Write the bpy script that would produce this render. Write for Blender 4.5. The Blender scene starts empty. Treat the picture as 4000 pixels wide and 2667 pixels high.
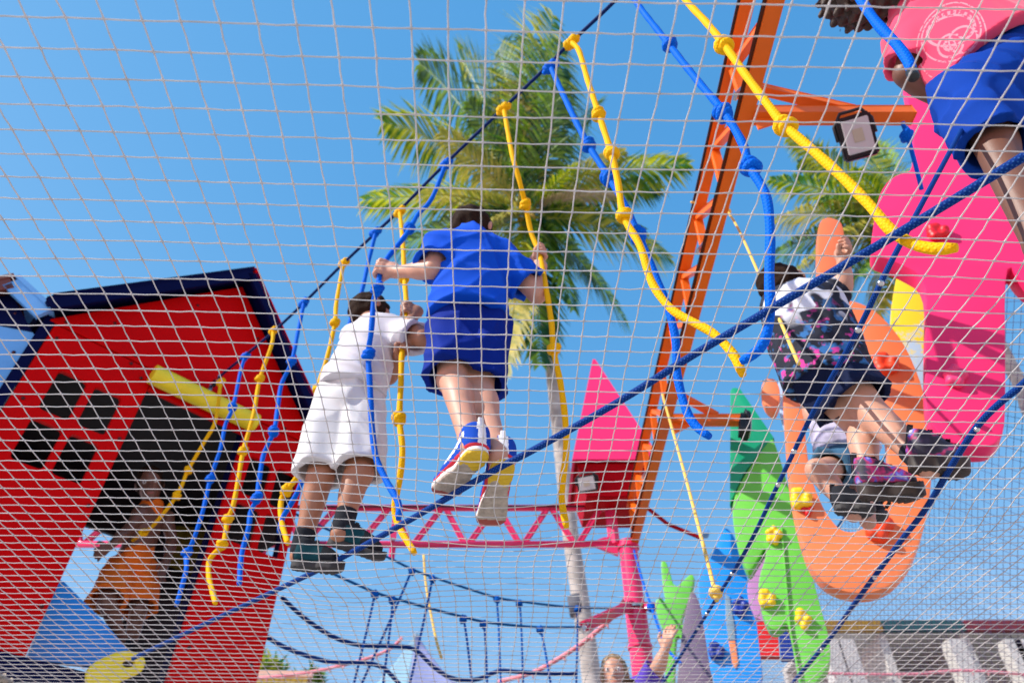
import bpy, bmesh, math, random
import numpy as np
from mathutils import Vector, Matrix, Quaternion
random.seed(7); rng = np.random.default_rng(7)
scene = bpy.context.scene
C = scene.collection

# ------------------------------------------------------------------ camera
PITCH = math.radians(43.4); FPX = 2770.0          # camera at the origin, looking up along +Y
cp, sp = math.cos(PITCH), math.sin(PITCH)
cam_d = bpy.data.cameras.new('camera'); cam = bpy.data.objects.new('camera', cam_d); C.objects.link(cam)
cam.rotation_euler = (math.radians(90) + PITCH, 0, 0)
cam_d.sensor_width = 36.0; cam_d.lens = FPX / 4000 * 36
cam_d.clip_start = 0.05; cam_d.clip_end = 2000
cam_d.dof.use_dof = True; cam_d.dof.focus_distance = 1.45; cam_d.dof.aperture_fstop = 4.5
scene.camera = cam

# ------------------------------------------------------------------ sky, sun, exposure
SUN = Vector((-0.70, -0.29, 0.66)).normalized()
EL = math.asin(SUN.z); ROT = math.atan2(SUN.x, SUN.y)
world = bpy.data.worlds.new('World'); scene.world = world; world.use_nodes = True
wn = world.node_tree; bgn = wn.nodes['Background']
sky = wn.nodes.new('ShaderNodeTexSky'); sky.sky_type = 'NISHITA'; sky.sun_disc = False
sky.sun_elevation = EL; sky.sun_rotation = ROT; sky.altitude = 0; sky.air_density = 1.0; sky.dust_density = 0.0; sky.ozone_density = 1.0
sep = wn.nodes.new('ShaderNodeSeparateColor'); comb = wn.nodes.new('ShaderNodeCombineColor')   # film response of the photograph: deeper, more even blue
wn.links.new(sky.outputs[0], sep.inputs[0])
for i_, (g_, k_) in enumerate(((1.3, .60), (.55, 1.33), (.30, 2.45))):
    pw = wn.nodes.new('ShaderNodeMath'); pw.operation = 'POWER'; pw.inputs[1].default_value = g_
    ml = wn.nodes.new('ShaderNodeMath'); ml.operation = 'MULTIPLY'; ml.inputs[1].default_value = k_
    wn.links.new(sep.outputs[i_], pw.inputs[0]); wn.links.new(pw.outputs[0], ml.inputs[0]); wn.links.new(ml.outputs[0], comb.inputs[i_])
wn.links.new(comb.outputs[0], bgn.inputs[0]); bgn.inputs[1].default_value = 0.15
sl = bpy.data.lights.new('sun', 'SUN'); sl.energy = 3.5; sl.angle = math.radians(0.5); sl.color = (1.0, 0.95, 0.87)
so = bpy.data.objects.new('sun', sl); C.objects.link(so); so.rotation_euler = SUN.to_track_quat('Z', 'Y').to_euler()
scene.view_settings.view_transform = 'Standard'; scene.view_settings.look = 'None'
scene.view_settings.gamma = 1.0; scene.view_settings.exposure = 0.7
scene.view_settings.use_curve_mapping = False
scene.render.engine = 'CYCLES'
scene.cycles.use_denoising = True
scene.cycles.max_bounces = 8; scene.cycles.diffuse_bounces = 4; scene.cycles.transparent_max_bounces = 12

# ------------------------------------------------------------------ survey of the place (metres, from sight lines)
def sight(u, v):
    x = (u - 2000) / FPX; up = -(v - 1333.5) / FPX
    return Vector((x, cp - up * sp, sp + up * cp))
def at_depth(u, v, s): return sight(u, v) * s
def at_y(u, v, Y): d = sight(u, v); return d * (Y / d.y)
def at_z(u, v, z): d = sight(u, v); return d * (z / d.z)
def at_course(u, v, k=1.48): d = sight(u, v); return d * (k / (d.x + d.y))     # vertical plane of the rope course
def at_front(u, v, k=5.15): d = sight(u, v); return d * (k / (d.y - d.x))      # vertical plane of the playhouse front
def at_plane(u, v, p, n): d = sight(u, v); return d * (p.dot(n) / d.dot(n))
V = Vector

# ------------------------------------------------------------------ materials
MATS = {}
def nodes_of(name):
    m = bpy.data.materials.new(name); m.use_nodes = True
    nt = m.node_tree; b = nt.nodes['Principled BSDF']
    return m, nt, b
def mat(name, col, rough=0.5, var=0.08, scale=12.0, bump=0.0, bscale=200.0, spec=0.5, metal=0.0, sheen=0.0, trans=0.0, dirt=0.0, sss=0.0):
    if name in MATS: return MATS[name]
    m, nt, b = nodes_of(name); N = nt.nodes; L = nt.links
    tc = N.new('ShaderNodeTexCoord')
    no = N.new('ShaderNodeTexNoise'); no.inputs['Scale'].default_value = scale; no.inputs['Detail'].default_value = 5
    L.new(tc.outputs['Object'], no.inputs['Vector'])
    cr = N.new('ShaderNodeValToRGB')
    c = np.array(col[:3])
    cr.color_ramp.elements[0].position = 0.3; cr.color_ramp.elements[1].position = 0.72
    cr.color_ramp.elements[0].color = (*np.clip(c * (1 - var), 0, 1), 1)
    cr.color_ramp.elements[1].color = (*np.clip(c * (1 + var), 0, 1), 1)
    L.new(no.outputs['Fac'], cr.inputs[0])
    out = cr.outputs[0]
    if dirt:
        n2 = N.new('ShaderNodeTexNoise'); n2.inputs['Scale'].default_value = scale * 0.35; n2.inputs['Detail'].default_value = 8; n2.inputs['Roughness'].default_value = 0.7
        L.new(tc.outputs['Object'], n2.inputs['Vector'])
        r2 = N.new('ShaderNodeValToRGB'); r2.color_ramp.elements[0].position = 0.52; r2.color_ramp.elements[1].position = 0.75
        r2.color_ramp.elements[0].color = (0, 0, 0, 1); r2.color_ramp.elements[1].color = (dirt, dirt, dirt, 1)
        L.new(n2.outputs['Fac'], r2.inputs[0])
        mx = N.new('ShaderNodeMix'); mx.data_type = 'RGBA'
        L.new(r2.outputs[0], mx.inputs[0]); L.new(out, mx.inputs[6])
        mx.inputs[7].default_value = (*(c * 0.5 + 0.012), 1); out = mx.outputs[2]
    L.new(out, b.inputs['Base Color'])
    b.inputs['Roughness'].default_value = rough; b.inputs['Metallic'].default_value = metal
    b.inputs['Specular IOR Level'].default_value = spec
    if sheen: b.inputs['Sheen Weight'].default_value = sheen
    if sss:
        b.inputs['Subsurface Weight'].default_value = sss; b.inputs['Subsurface Radius'].default_value = (0.02, 0.008, 0.004)
    if bump:
        bn = N.new('ShaderNodeTexNoise'); bn.inputs['Scale'].default_value = bscale; bn.inputs['Detail'].default_value = 3
        L.new(tc.outputs['Object'], bn.inputs['Vector'])
        bp = N.new('ShaderNodeBump'); bp.inputs['Strength'].default_value = bump; bp.inputs['Distance'].default_value = 0.004
        L.new(bn.outputs['Fac'], bp.inputs['Height']); L.new(bp.outputs[0], b.inputs['Normal'])
    if trans:
        t = N.new('ShaderNodeBsdfTranslucent'); L.new(out, t.inputs[0])
        ms = N.new('ShaderNodeMixShader'); ms.inputs[0].default_value = trans
        L.new(b.outputs[0], ms.inputs[1]); L.new(t.outputs[0], ms.inputs[2])
        L.new(ms.outputs[0], N['Material Output'].inputs[0])
    MATS[name] = m; return m
def rope_mat(name, col, fleck, rough=0.55):
    """braided rope: diagonal strands in relief along the UVs of the tube, with paler filaments"""
    m, nt, b = nodes_of(name); N = nt.nodes; L = nt.links
    uv = N.new('ShaderNodeUVMap'); uv.uv_map = 'UVMap'
    ws = []
    for sgn in (1, -1):
        mp = N.new('ShaderNodeMapping'); L.new(uv.outputs[0], mp.inputs[0])
        mp.inputs['Scale'].default_value = (1, sgn * 1.0, 1)
        w = N.new('ShaderNodeTexWave'); w.wave_type = 'BANDS'; w.bands_direction = 'DIAGONAL'
        w.inputs['Scale'].default_value = 1.2; w.inputs['Distortion'].default_value = 0.4
        L.new(mp.outputs[0], w.inputs['Vector']); ws.append(w)
    mu = N.new('ShaderNodeMath'); mu.operation = 'MULTIPLY'
    L.new(ws[0].outputs['Fac'], mu.inputs[0]); L.new(ws[1].outputs['Fac'], mu.inputs[1])
    cr = N.new('ShaderNodeValToRGB'); cr.color_ramp.elements[0].position = 0.35; cr.color_ramp.elements[1].position = 0.95
    cr.color_ramp.elements[0].color = (*col, 1); cr.color_ramp.elements[1].color = (*fleck, 1)
    L.new(mu.outputs[0], cr.inputs[0]); L.new(cr.outputs[0], b.inputs['Base Color'])
    bp = N.new('ShaderNodeBump'); bp.inputs['Strength'].default_value = 0.4; bp.inputs['Distance'].default_value = 0.003
    L.new(mu.outputs[0], bp.inputs['Height']); L.new(bp.outputs[0], b.inputs['Normal'])
    b.inputs['Roughness'].default_value = rough; b.inputs['Specular IOR Level'].default_value = 0.06
    return m

M_YROPE = rope_mat('yellow_rope', (0.90, 0.47, 0.004), (0.98, 0.56, 0.02))
M_BROPE = rope_mat('blue_rope', (0.001, 0.115, 0.66), (0.003, 0.19, 0.80))
M_NROPE = rope_mat('navy_rope', (0.002, 0.030, 0.19), (0.03, 0.12, 0.36))
M_DKROPE = rope_mat('dark_navy_rope', (0.003, 0.016, 0.10), (0.008, 0.05, 0.22))
M_NET = mat('net_cord', (0.76, 0.71, 0.69), 0.8, 0.14, 30, 0.5, 900, trans=0.20)
M_NETDK = mat('dark_net_cord', (0.085, 0.05, 0.11), 0.9, spec=0.1)
M_RED = mat('red_panel', (0.64, 0.0015, 0.002), 0.5, 0.06, 3, 0.05, 300, dirt=0.25, spec=0.05)
M_NAVY = mat('navy_panel', (0.003, 0.005, 0.045), 0.6, 0.1, 4, spec=0.05)
M_LBLUE = mat('light_blue_panel', (0.16, 0.42, 0.80), 0.35, 0.1, 4, dirt=0.15)
M_BLUEP = mat('blue_panel', (0.004, 0.20, 0.72), 0.35, 0.06, 4)
M_PINK = mat('pink_panel', (0.87, 0.028, 0.15), 0.4, 0.05, 3, 0.05, 120, dirt=0.2, spec=.25)
M_ORANGEP = mat('orange_panel', (0.86, 0.225, 0.075), 0.40, 0.06, 3, 0.05, 120, dirt=0.14)
M_GREENP = mat('green_panel', (0.15, 0.60, 0.06), 0.38, 0.06, 3, 0.05, 120, dirt=0.12)
M_TEALP = mat('teal_panel', (0.005, 0.36, 0.17), 0.38, 0.06, 3)
M_SKYP = mat('sky_blue_panel', (0.006, 0.30, 0.88), 0.36, 0.05, 3)
M_LILACP = mat('lilac_panel', (0.50, 0.22, 0.52), 0.4, 0.06, 3)
M_GREYP = mat('mauve_grey_panel', (0.19, 0.13, 0.20), 0.5, 0.08, 3)
M_OSTEEL = mat('orange_steel', (0.86, 0.16, 0.012), 0.4, 0.08, 8, dirt=0.15, spec=.25)
M_PSTEEL = mat('pink_steel', (0.86, 0.038, 0.15), 0.24, 0.06, 8, dirt=0.12)
M_DRED = mat('dark_red_panel', (0.42, 0.002, 0.008), 0.5, 0.08, 5, spec=.05)
M_BLACK = mat('black_plastic', (0.012, 0.012, 0.014), 0.4)
M_STEEL = mat('bright_steel', (0.62, 0.62, 0.60), 0.28, 0.05, 20, metal=1.0)
M_GLASS = mat('lamp_glass', (0.62, 0.60, 0.60), 0.12, 0.03, 6, spec=0.8)
M_YPAD = mat('yellow_foam', (0.92, 0.74, 0.02), 0.5, 0.06, 10, 0.15, 60)
M_YPLAS = mat('yellow_plastic', (0.92, 0.62, 0.01), 0.35, 0.05, 10)
M_SKIN = mat('skin', (0.58, 0.29, 0.19), 0.5, 0.07, 14, 0.08, 400, sss=0.08)
M_SKIN2 = mat('tan_skin', (0.40, 0.17, 0.09), 0.5, 0.08, 14, 0.08, 400, sss=0.06)
M_SKIN3 = mat('dark_skin', (0.17, 0.07, 0.04), 0.48, 0.08, 14, 0.08, 400)
M_HAIR = mat('dark_brown_hair', (0.026, 0.012, 0.006), 0.85, 0.5, 160, 0.9, 260, spec=0.12)
M_HAIRB = mat('blond_hair', (0.30, 0.18, 0.07), 0.55, 0.4, 120, 0.8, 200)
M_EYE = mat('eye_white', (0.75, 0.72, 0.70), 0.2)
M_IRIS = mat('iris', (0.02, 0.012, 0.01), 0.2)
M_LIP = mat('lips', (0.40, 0.12, 0.10), 0.5)
M_WOOD = mat('deck_wood', (0.24, 0.13, 0.07), 0.7, 0.3, 20)
M_SAND = mat('pale_sand', (0.47, 0.43, 0.40), 0.95, 0.10, 3, 0.3, 30)
M_CLAY = mat('terracotta_hold', (0.80, 0.06, 0.01), 0.5, 0.1, 20)
M_REDH = mat('red_hold', (0.70, 0.004, 0.012), 0.45, 0.1, 20)
M_PINKH = mat('pink_hold', (0.88, 0.05, 0.18), 0.5, 0.1, 20)
M_NAVYH = mat('navy_hold', (0.004, 0.03, 0.30), 0.45, 0.1, 20)
M_SALMON = mat('salmon_hold', (0.86, 0.26, 0.10), 0.5, 0.06, 20)

# ------------------------------------------------------------------ object helpers
ROOTLOC = {}
def thing(name, label, cat, loc=(0, 0, 0), group=None):
    o = bpy.data.objects.new(name, None); o.empty_display_size = 0.05; C.objects.link(o)
    o.location = loc; o['label'] = label; o['category'] = cat
    if group: o['group'] = group
    return o
def tag(o, label, cat, group=None):
    o['label'] = label; o['category'] = cat
    if group: o['group'] = group
    return o
def link(name, me, parent=None, m=None, smooth=True, kind=None, label=None):
    """link a mesh whose vertices are in world coordinates"""
    if smooth and len(me.polygons): me.polygons.foreach_set('use_smooth', [True] * len(me.polygons))
    o = bpy.data.objects.new(name, me); C.objects.link(o)
    if m is not None: me.materials.append(m)
    if parent is not None:
        o.parent = parent
        if parent.type == 'EMPTY': o.location = -parent.location
    if kind: o['kind'] = kind
    if label: o['label'] = label
    return o
def mesh(name, verts, faces, parent=None, m=None, smooth=True, kind=None, label=None):
    me = bpy.data.meshes.new(name); me.from_pydata([tuple(v) for v in verts], [], faces); me.update()
    return link(name, me, parent, m, smooth, kind, label)
def from_bm(name, bm, parent=None, m=None, smooth=False, kind=None, label=None):
    bmesh.ops.recalc_face_normals(bm, faces=bm.faces[:])
    me = bpy.data.meshes.new(name); bm.to_mesh(me); bm.free()
    return link(name, me, parent, m, smooth, kind, label)
def autosmooth(o, ang=40):
    me = o.data
    me.polygons.foreach_set('use_smooth', [True] * len(me.polygons))
    try: me.set_sharp_from_angle(angle=math.radians(ang))
    except Exception: pass
    return o

def spline(pts, step):
    """Catmull-Rom resample"""
    P = [V(p) for p in pts]; P = [P[0] * 2 - P[1]] + P + [P[-1] * 2 - P[-2]]
    out = []
    for i in range(1, len(P) - 2):
        p0, p1, p2, p3 = P[i - 1], P[i], P[i + 1], P[i + 2]
        n = max(1, int((p2 - p1).length / step + 0.5))
        for k in range(n):
            t = k / n
            out.append(0.5 * ((2 * p1) + (p2 - p0) * t + (2 * p0 - 5 * p1 + 4 * p2 - p3) * t * t + (3 * p1 - p0 - 3 * p2 + p3) * t ** 3))
    out.append(P[-2]); return out
def tube_data(pts, r, n=8, cap=True, v0=0):
    pts = [V(p) for p in pts]; m = len(pts)
    rad = r if hasattr(r, '__len__') else [r] * m
    T = [(pts[min(i + 1, m - 1)] - pts[max(i - 1, 0)]).normalized() for i in range(m)]
    nrm = T[0].orthogonal().normalized()
    vs, fs = [], []
    for i in range(m):
        nrm = (nrm - T[i] * nrm.dot(T[i])); nrm = nrm.normalized() if nrm.length > 1e-6 else T[i].orthogonal().normalized()
        b = T[i].cross(nrm)
        for k in range(n):
            a = 2 * math.pi * k / n
            vs.append(pts[i] + (nrm * math.cos(a) + b * math.sin(a)) * rad[i])
    for i in range(m - 1):
        for k in range(n):
            k2 = (k + 1) % n
            fs.append((v0 + i * n + k, v0 + i * n + k2, v0 + (i + 1) * n + k2, v0 + (i + 1) * n + k))
    if cap:
        fs.append(tuple(v0 + k for k in reversed(range(n)))); fs.append(tuple(v0 + (m - 1) * n + k for k in range(n)))
    return vs, fs
def tube(name, pts, r, parent=None, m=None, n=8, uvs=True, label=None):
    vs, fs = tube_data(pts, r, n)
    o = mesh(name, vs, fs, parent, m, True, label=label)
    if uvs:
        rr = r if not hasattr(r, '__len__') else r[0]
        L = [0.0]
        for a, b in zip(pts[:-1], pts[1:]): L.append(L[-1] + (V(b) - V(a)).length)
        ul = o.data.uv_layers.new(name='UVMap'); uv = []
        for i in range(len(pts) - 1):
            for k in range(n):
                u0, u1 = L[i] / (rr * 2), L[i + 1] / (rr * 2); a, b = k / n * 3, (k + 1) / n * 3
                uv += [u0, a, u0, b, u1, b, u1, a]
        uv += [0.0] * (4 * n)
        ul.data.foreach_set('uv', uv)
    return o
def multi_tube(name, lines, parent=None, m=None, n=6, kind=None):
    vs, fs = [], []
    for pts, r in lines:
        a, b = tube_data(pts, r, n, True, len(vs)); vs += a; fs += b
    return mesh(name, vs, fs, parent, m, True, kind)
def bar(name, a, b, w, h, parent=None, m=None, up=V((0, 0, 1)), bev=0.003):
    """a rectangular bar from a to b, slightly rounded edges"""
    a, b = V(a), V(b); d = (b - a); L = d.length; d.normalize()
    s = d.cross(up); s = s.normalized() if s.length > 1e-4 else d.orthogonal().normalized()
    u = s.cross(d)
    bm = bmesh.new(); bmesh.ops.create_cube(bm, size=1)
    for v in bm.verts:
        c = v.co.copy(); v.co = (a + b) / 2 + d * c.x * L + s * c.y * w + u * c.z * h
    if bev: bmesh.ops.bevel(bm, geom=bm.edges[:], offset=bev, segments=2, affect='EDGES', profile=0.7)
    return from_bm(name, bm, parent, m)
def box(name, c, size, parent=None, m=None, bev=0.004, rz=0.0):
    bm = bmesh.new(); bmesh.ops.create_cube(bm, size=1)
    R = Matrix.Rotation(rz, 3, 'Z')
    for v in bm.verts: v.co = R @ V((v.co.x * size[0], v.co.y * size[1], v.co.z * size[2])) + V(c)
    if bev: bmesh.ops.bevel(bm, geom=bm.edges[:], offset=bev, segments=2, affect='EDGES', profile=0.7)
    return from_bm(name, bm, parent, m)
def chaikin(P, it=2):
    for _ in range(it):
        Q = []
        for i in range(len(P)):
            a, b = P[i], P[(i + 1) % len(P)]
            Q += [(a[0] * .78 + b[0] * .22, a[1] * .78 + b[1] * .22), (a[0] * .22 + b[0] * .78, a[1] * .22 + b[1] * .78)]
        P = Q
    return P
def slab(name, pts, back, parent=None, m=None, bev=0.006):
    """solid board: outline points (world) extruded along the vector back, rims rounded"""
    bm = bmesh.new(); vs = [bm.verts.new(p) for p in pts]
    f = bm.faces.new(vs); f.normal_update()
    r = bmesh.ops.extrude_face_region(bm, geom=[f])
    nv = [e for e in r['geom'] if isinstance(e, bmesh.types.BMVert)]
    bmesh.ops.translate(bm, vec=back, verts=nv)
    bmesh.ops.recalc_face_normals(bm, faces=bm.faces[:])
    if bev:
        rim = [e for e in bm.edges if any(len(q.verts) > 4 for q in e.link_faces)]
        bmesh.ops.bevel(bm, geom=rim, offset=bev, segments=2, affect='EDGES', profile=0.6)
    bmesh.ops.triangulate(bm, faces=[q for q in bm.faces if len(q.verts) > 4])
    return autosmooth(from_bm(name, bm, parent, m), 35)
# ------------------------------------------------------------------ signed-distance bodies (people, shoes, holds)
def A3(v): return np.array((v[0], v[1], v[2]), dtype=np.float32)
class Body:
    def __init__(self): self.ops = []
    def add(self, fn, lo, hi, k=0.0, mode='add'): self.ops.append((fn, np.array(lo), np.array(hi), k, mode))
    def cap(self, a, b, r0, r1, k=0.015, mode='add'):
        a, b = A3(a), A3(b); d = b - a; L2 = float(d @ d) + 1e-9; R = max(r0, r1)
        def fn(x, y, z):
            t = np.clip(((x - a[0]) * d[0] + (y - a[1]) * d[1] + (z - a[2]) * d[2]) / L2, 0, 1)
            return np.sqrt((x - a[0] - t * d[0]) ** 2 + (y - a[1] - t * d[1]) ** 2 + (z - a[2] - t * d[2]) ** 2) - (r0 + (r1 - r0) * t)
        self.add(fn, np.minimum(a, b) - R, np.maximum(a, b) + R, k, mode)
    def cone(self, a, b, r0, r1, k=0.01, mode='add', wob=0.0, sq=1.0, side=None, flat=False):
        """cone cut flat at b; wob = flutes along the cloth; sq<1 flattens along side"""
        a, b = A3(a), A3(b); d = b - a; L = float(np.linalg.norm(d)); d = d / L; R = max(r0, r1) + wob
        s = V(d).orthogonal().normalized() if side is None else (V(side) - V(d) * V(side).dot(V(d))).normalized()
        q = V(d).cross(s); s, q = A3(s), A3(q)
        def fn(x, y, z):
            px, py, pz = x - a[0], y - a[1], z - a[2]
            t = px * d[0] + py * d[1] + pz * d[2]
            e = px * s[0] + py * s[1] + pz * s[2]; g = (px * q[0] + py * q[1] + pz * q[2]) / sq
            tt = np.clip(t / L, 0, 1)
            rad = r0 + (r1 - r0) * tt
            if wob: rad = rad + wob * tt * np.sin(np.arctan2(g, e) * 5 + 1.3 + 3 * tt)
            if flat: return np.maximum(np.maximum(np.sqrt(e * e + g * g) - rad, t - L), -t)
            rr = np.sqrt(e * e + g * g + np.minimum(t, 0) ** 2) - rad
            return np.maximum(rr, t - L)
        self.add(fn, np.minimum(a, b) - R * 1.3, np.maximum(a, b) + R * 1.3, k, mode)
    def ell(self, c, ax, rad, k=0.01, mode='add'):
        c = A3(c); ax = [A3(v) for v in ax]; R = max(rad); rm = min(rad)
        def fn(x, y, z):
            p = (x - c[0], y - c[1], z - c[2]); s = 0; s2 = 0
            for v, r in zip(ax, rad):
                q = p[0] * v[0] + p[1] * v[1] + p[2] * v[2]; s = s + (q / r) ** 2; s2 = s2 + (q / r ** 2) ** 2
            k0 = np.sqrt(s); return k0 * (k0 - 1) / (np.sqrt(s2) + 1e-6)
        self.add(fn, c - R, c + R, k, mode)
    def ecap(self, a, b, side, r0, r1, k=0.02, mode='add', cut=False):
        """elliptic column a->b with half widths (side, depth)"""
        a, b = A3(a), A3(b); d = b - a; L = float(np.linalg.norm(d)); d = d / L
        s = (V(side) - V(d) * V(side).dot(V(d))).normalized(); q = A3(V(d).cross(s)); s = A3(s); R = max(*r0, *r1)
        def fn(x, y, z):
            px, py, pz = x - a[0], y - a[1], z - a[2]
            t = px * d[0] + py * d[1] + pz * d[2]; tt = np.clip(t / L, 0, 1)
            e = px * s[0] + py * s[1] + pz * s[2]; g = px * q[0] + py * q[1] + pz * q[2]
            rx = r0[0] + (r1[0] - r0[0]) * tt; ry = r0[1] + (r1[1] - r0[1]) * tt
            ov = t - np.clip(t, 0, L); m = np.minimum(rx, ry)
            k0 = np.sqrt((e / rx) ** 2 + (g / ry) ** 2 + (ov / m) ** 2)
            k1 = np.sqrt((e / rx ** 2) ** 2 + (g / ry ** 2) ** 2 + (ov / m ** 2) ** 2)
            dd = k0 * (k0 - 1) / (k1 + 1e-6)
            return np.maximum(dd, -t) if cut else dd
        self.add(fn, np.minimum(a, b) - R, np.maximum(a, b) + R, k, mode)
    def plane(self, p, n):
        """remove everything on the side the normal points to"""
        p, n = A3(p), A3(V(n).normalized())
        self.add(lambda x, y, z: (x - p[0]) * n[0] + (y - p[1]) * n[1] + (z - p[2]) * n[2], (-9,) * 3, (9,) * 3, 0, 'int')
    def disp(self, fn): self.add(fn, (-9,) * 3, (9,) * 3, 0, 'disp')
    def build(self, name, h, parent=None, m=None, label=None, smooth_it=1):
        lo = np.min([o[1] for o in self.ops if o[4] == 'add'], axis=0) - 3 * h
        hi = np.max([o[2] for o in self.ops if o[4] == 'add'], axis=0) + 3 * h
        n = np.maximum(4, np.ceil((hi - lo) / h).astype(int)) + 1
        ax = [(lo[i] + h * np.arange(n[i])).astype(np.float32) for i in range(3)]
        f = np.full(n, 1.0, dtype=np.float32)
        for fn, a, b, k, mode in self.ops:
            mg = k + 3 * h
            i0 = np.clip(((a - mg - lo) / h).astype(int), 0, n - 1); i1 = np.clip(((b + mg - lo) / h).astype(int) + 2, 0, n)
            if np.any(i1 <= i0): continue
            sl_ = tuple(slice(p, q) for p, q in zip(i0, i1))
            x, y, z = ax[0][sl_[0]][:, None, None], ax[1][sl_[1]][None, :, None], ax[2][sl_[2]][None, None, :]
            d = fn(x, y, z); g = f[sl_]
            if mode == 'add':
                if k > 0:
                    hh = np.maximum(k - np.abs(g - d), 0) / k; f[sl_] = np.minimum(g, d) - hh * hh * k * 0.25
                else: f[sl_] = np.minimum(g, d)
            elif mode == 'sub': f[sl_] = np.maximum(g, -d)
            elif mode == 'int': f[sl_] = np.maximum(g, d)
            elif mode == 'disp': f[sl_] = g + d
        f[0], f[-1] = 1, 1; f[:, 0], f[:, -1] = 1, 1; f[:, :, 0], f[:, :, -1] = 1, 1
        vs, fs = surface_net(f, lo, h)
        me = bpy.data.meshes.new(name); me.vertices.add(len(vs)); me.vertices.foreach_set('co', vs.ravel())
        me.loops.add(fs.size); me.loops.foreach_set('vertex_index', fs.ravel())
        me.polygons.add(len(fs)); me.polygons.foreach_set('loop_start', np.arange(0, fs.size, 4)); me.polygons.foreach_set('loop_total', np.full(len(fs), 4))
        me.update(calc_edges=True); me.validate()
        return link(name, me, parent, m, True, label=label)
def surface_net(f, lo, h):
    nx, ny, nz = f.shape; s = f < 0
    cnt = np.zeros((nx - 1, ny - 1, nz - 1), np.int8)
    cs = [(i, j, k) for i in (0, 1) for j in (0, 1) for k in (0, 1)]
    for i, j, k in cs: cnt += s[i:nx - 1 + i, j:ny - 1 + j, k:nz - 1 + k]
    act = (cnt > 0) & (cnt < 8); I, J, K = np.nonzero(act)
    idx = np.full(act.shape, -1, np.int64); idx[act] = np.arange(len(I))
    pos = np.zeros((len(I), 3)); num = np.zeros(len(I))
    for a in cs:
        for axis in range(3):
            if a[axis]: continue
            b = list(a); b[axis] = 1
            fa = f[I + a[0], J + a[1], K + a[2]]; fb = f[I + b[0], J + b[1], K + b[2]]
            cr = (fa < 0) != (fb < 0)
            t = np.where(cr, fa / np.where(np.abs(fa - fb) < 1e-9, 1, fa - fb), 0)
            for q in range(3): pos[:, q] += np.where(cr, a[q] + (t if q == axis else 0), 0)
            num += cr
    vs = (np.stack([I, J, K], 1) + pos / num[:, None]) * h + np.array(lo)
    faces = []
    for axis in range(3):
        o1, o2 = (axis + 1) % 3, (axis + 2) % 3
        sl0 = [slice(None)] * 3; sl1 = [slice(None)] * 3
        sl0[axis] = slice(0, -1); sl1[axis] = slice(1, None)
        a, b = s[tuple(sl0)], s[tuple(sl1)]
        ch = np.argwhere(a != b); ch = ch[(ch[:, o1] > 0) & (ch[:, o2] > 0)]
        if not len(ch): continue
        e1 = np.zeros(3, int); e1[o1] = 1; e2 = np.zeros(3, int); e2[o2] = 1
        lim = np.array(idx.shape); ok = (ch[:, o1] < lim[o1]) & (ch[:, o2] < lim[o2]); ch = ch[ok]
        g = lambda c: idx[c[:, 0], c[:, 1], c[:, 2]]
        q = np.stack([g(ch - e1 - e2), g(ch - e2), g(ch), g(ch - e1)], 1)
        inside = s[ch[:, 0], ch[:, 1], ch[:, 2]]
        q[~inside] = q[~inside][:, ::-1]; faces.append(q[(q >= 0).all(1)])
    return vs, np.concatenate(faces)
def folds(seed, amp, f=1.0, dirv=(0.3, 0.5, 1)):
    r = np.random.default_rng(seed); ks = []
    for i in range(5):
        v = r.normal(size=3) * (0.5, 0.5, 0.5) + np.array(dirv) * r.normal(); v = v / np.linalg.norm(v) * r.uniform(12, 42) * f
        ks.append((v, r.uniform(0, 6.28), r.uniform(.4, 1)))
    def fn(x, y, z):
        d = 0
        for v, p, a in ks: d = d - a * (1 - np.abs(np.sin(v[0] * x + v[1] * y + v[2] * z + p + 1.6 * np.sin(9 * x + 7 * z + 5 * y + p)))) ** 2
        return d * amp / 1.6
    return fn
# ------------------------------------------------------------------ ground and deck
GZ = -0.72
mesh('ground', [(-400, -400, GZ), (400, -400, GZ), (400, 400, GZ), (-400, 400, GZ)], [(0, 1, 2, 3)], None, M_SAND, False, 'structure')
deck = thing('deck', 'raised timber play deck beyond the net', 'deck', (1.2, 6.4, 0.1))
for i in range(24):
    box('plank', (1.2, 3.95 + i * 0.215, 0.06), (6.6, 0.205, 0.05), deck, M_WOOD, 0.006)
for x in (-1.9, 1.2, 4.3):
    for y in (4.1, 6.4, 8.8): bar('post', (x, y, GZ), (x, y, 0.03), 0.12, 0.12, deck, M_WOOD)

# ------------------------------------------------------------------ the red playhouse (front runs diagonally, s along it)
E1 = V((1, 1, 0)).normalized(); E2 = V((-1, 1, 0)).normalized()      # along the front, and into the house
H0 = V((-2.45, 2.70, 0))
def hs(s, z, d=0.0): return H0 + E1 * s + E2 * d + V((0, 0, z))
def house_board(name, outer, holes, d, th, parent, m, bev=0.004):
    """board in the plane of the front, with rounded openings cut through"""
    bm = bmesh.new()
    def loop(P):
        vs = [bm.verts.new(hs(s, z, d)) for s, z in P]
        return [bm.edges.new((vs[i], vs[(i + 1) % len(vs)])) for i in range(len(vs))]
    es = loop(outer)
    for h in holes: es += loop(h)
    bmesh.ops.triangle_fill(bm, use_beauty=True, use_dissolve=False, edges=es)
    r = bmesh.ops.extrude_face_region(bm, geom=bm.faces[:])
    bmesh.ops.translate(bm, vec=E2 * th, verts=[e for e in r['geom'] if isinstance(e, bmesh.types.BMVert)])
    bmesh.ops.recalc_face_normals(bm, faces=bm.faces[:])
    if bev:
        rim = [e for e in bm.edges if len(e.link_faces) == 2 and e.calc_face_angle(0) > 0.9 and abs((e.verts[0].co - e.verts[1].co).normalized().dot(E2)) < 0.5]
        bmesh.ops.bevel(bm, geom=rim, offset=bev, segments=1, affect='EDGES')
    return from_bm(name, bm, parent, m)
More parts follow.
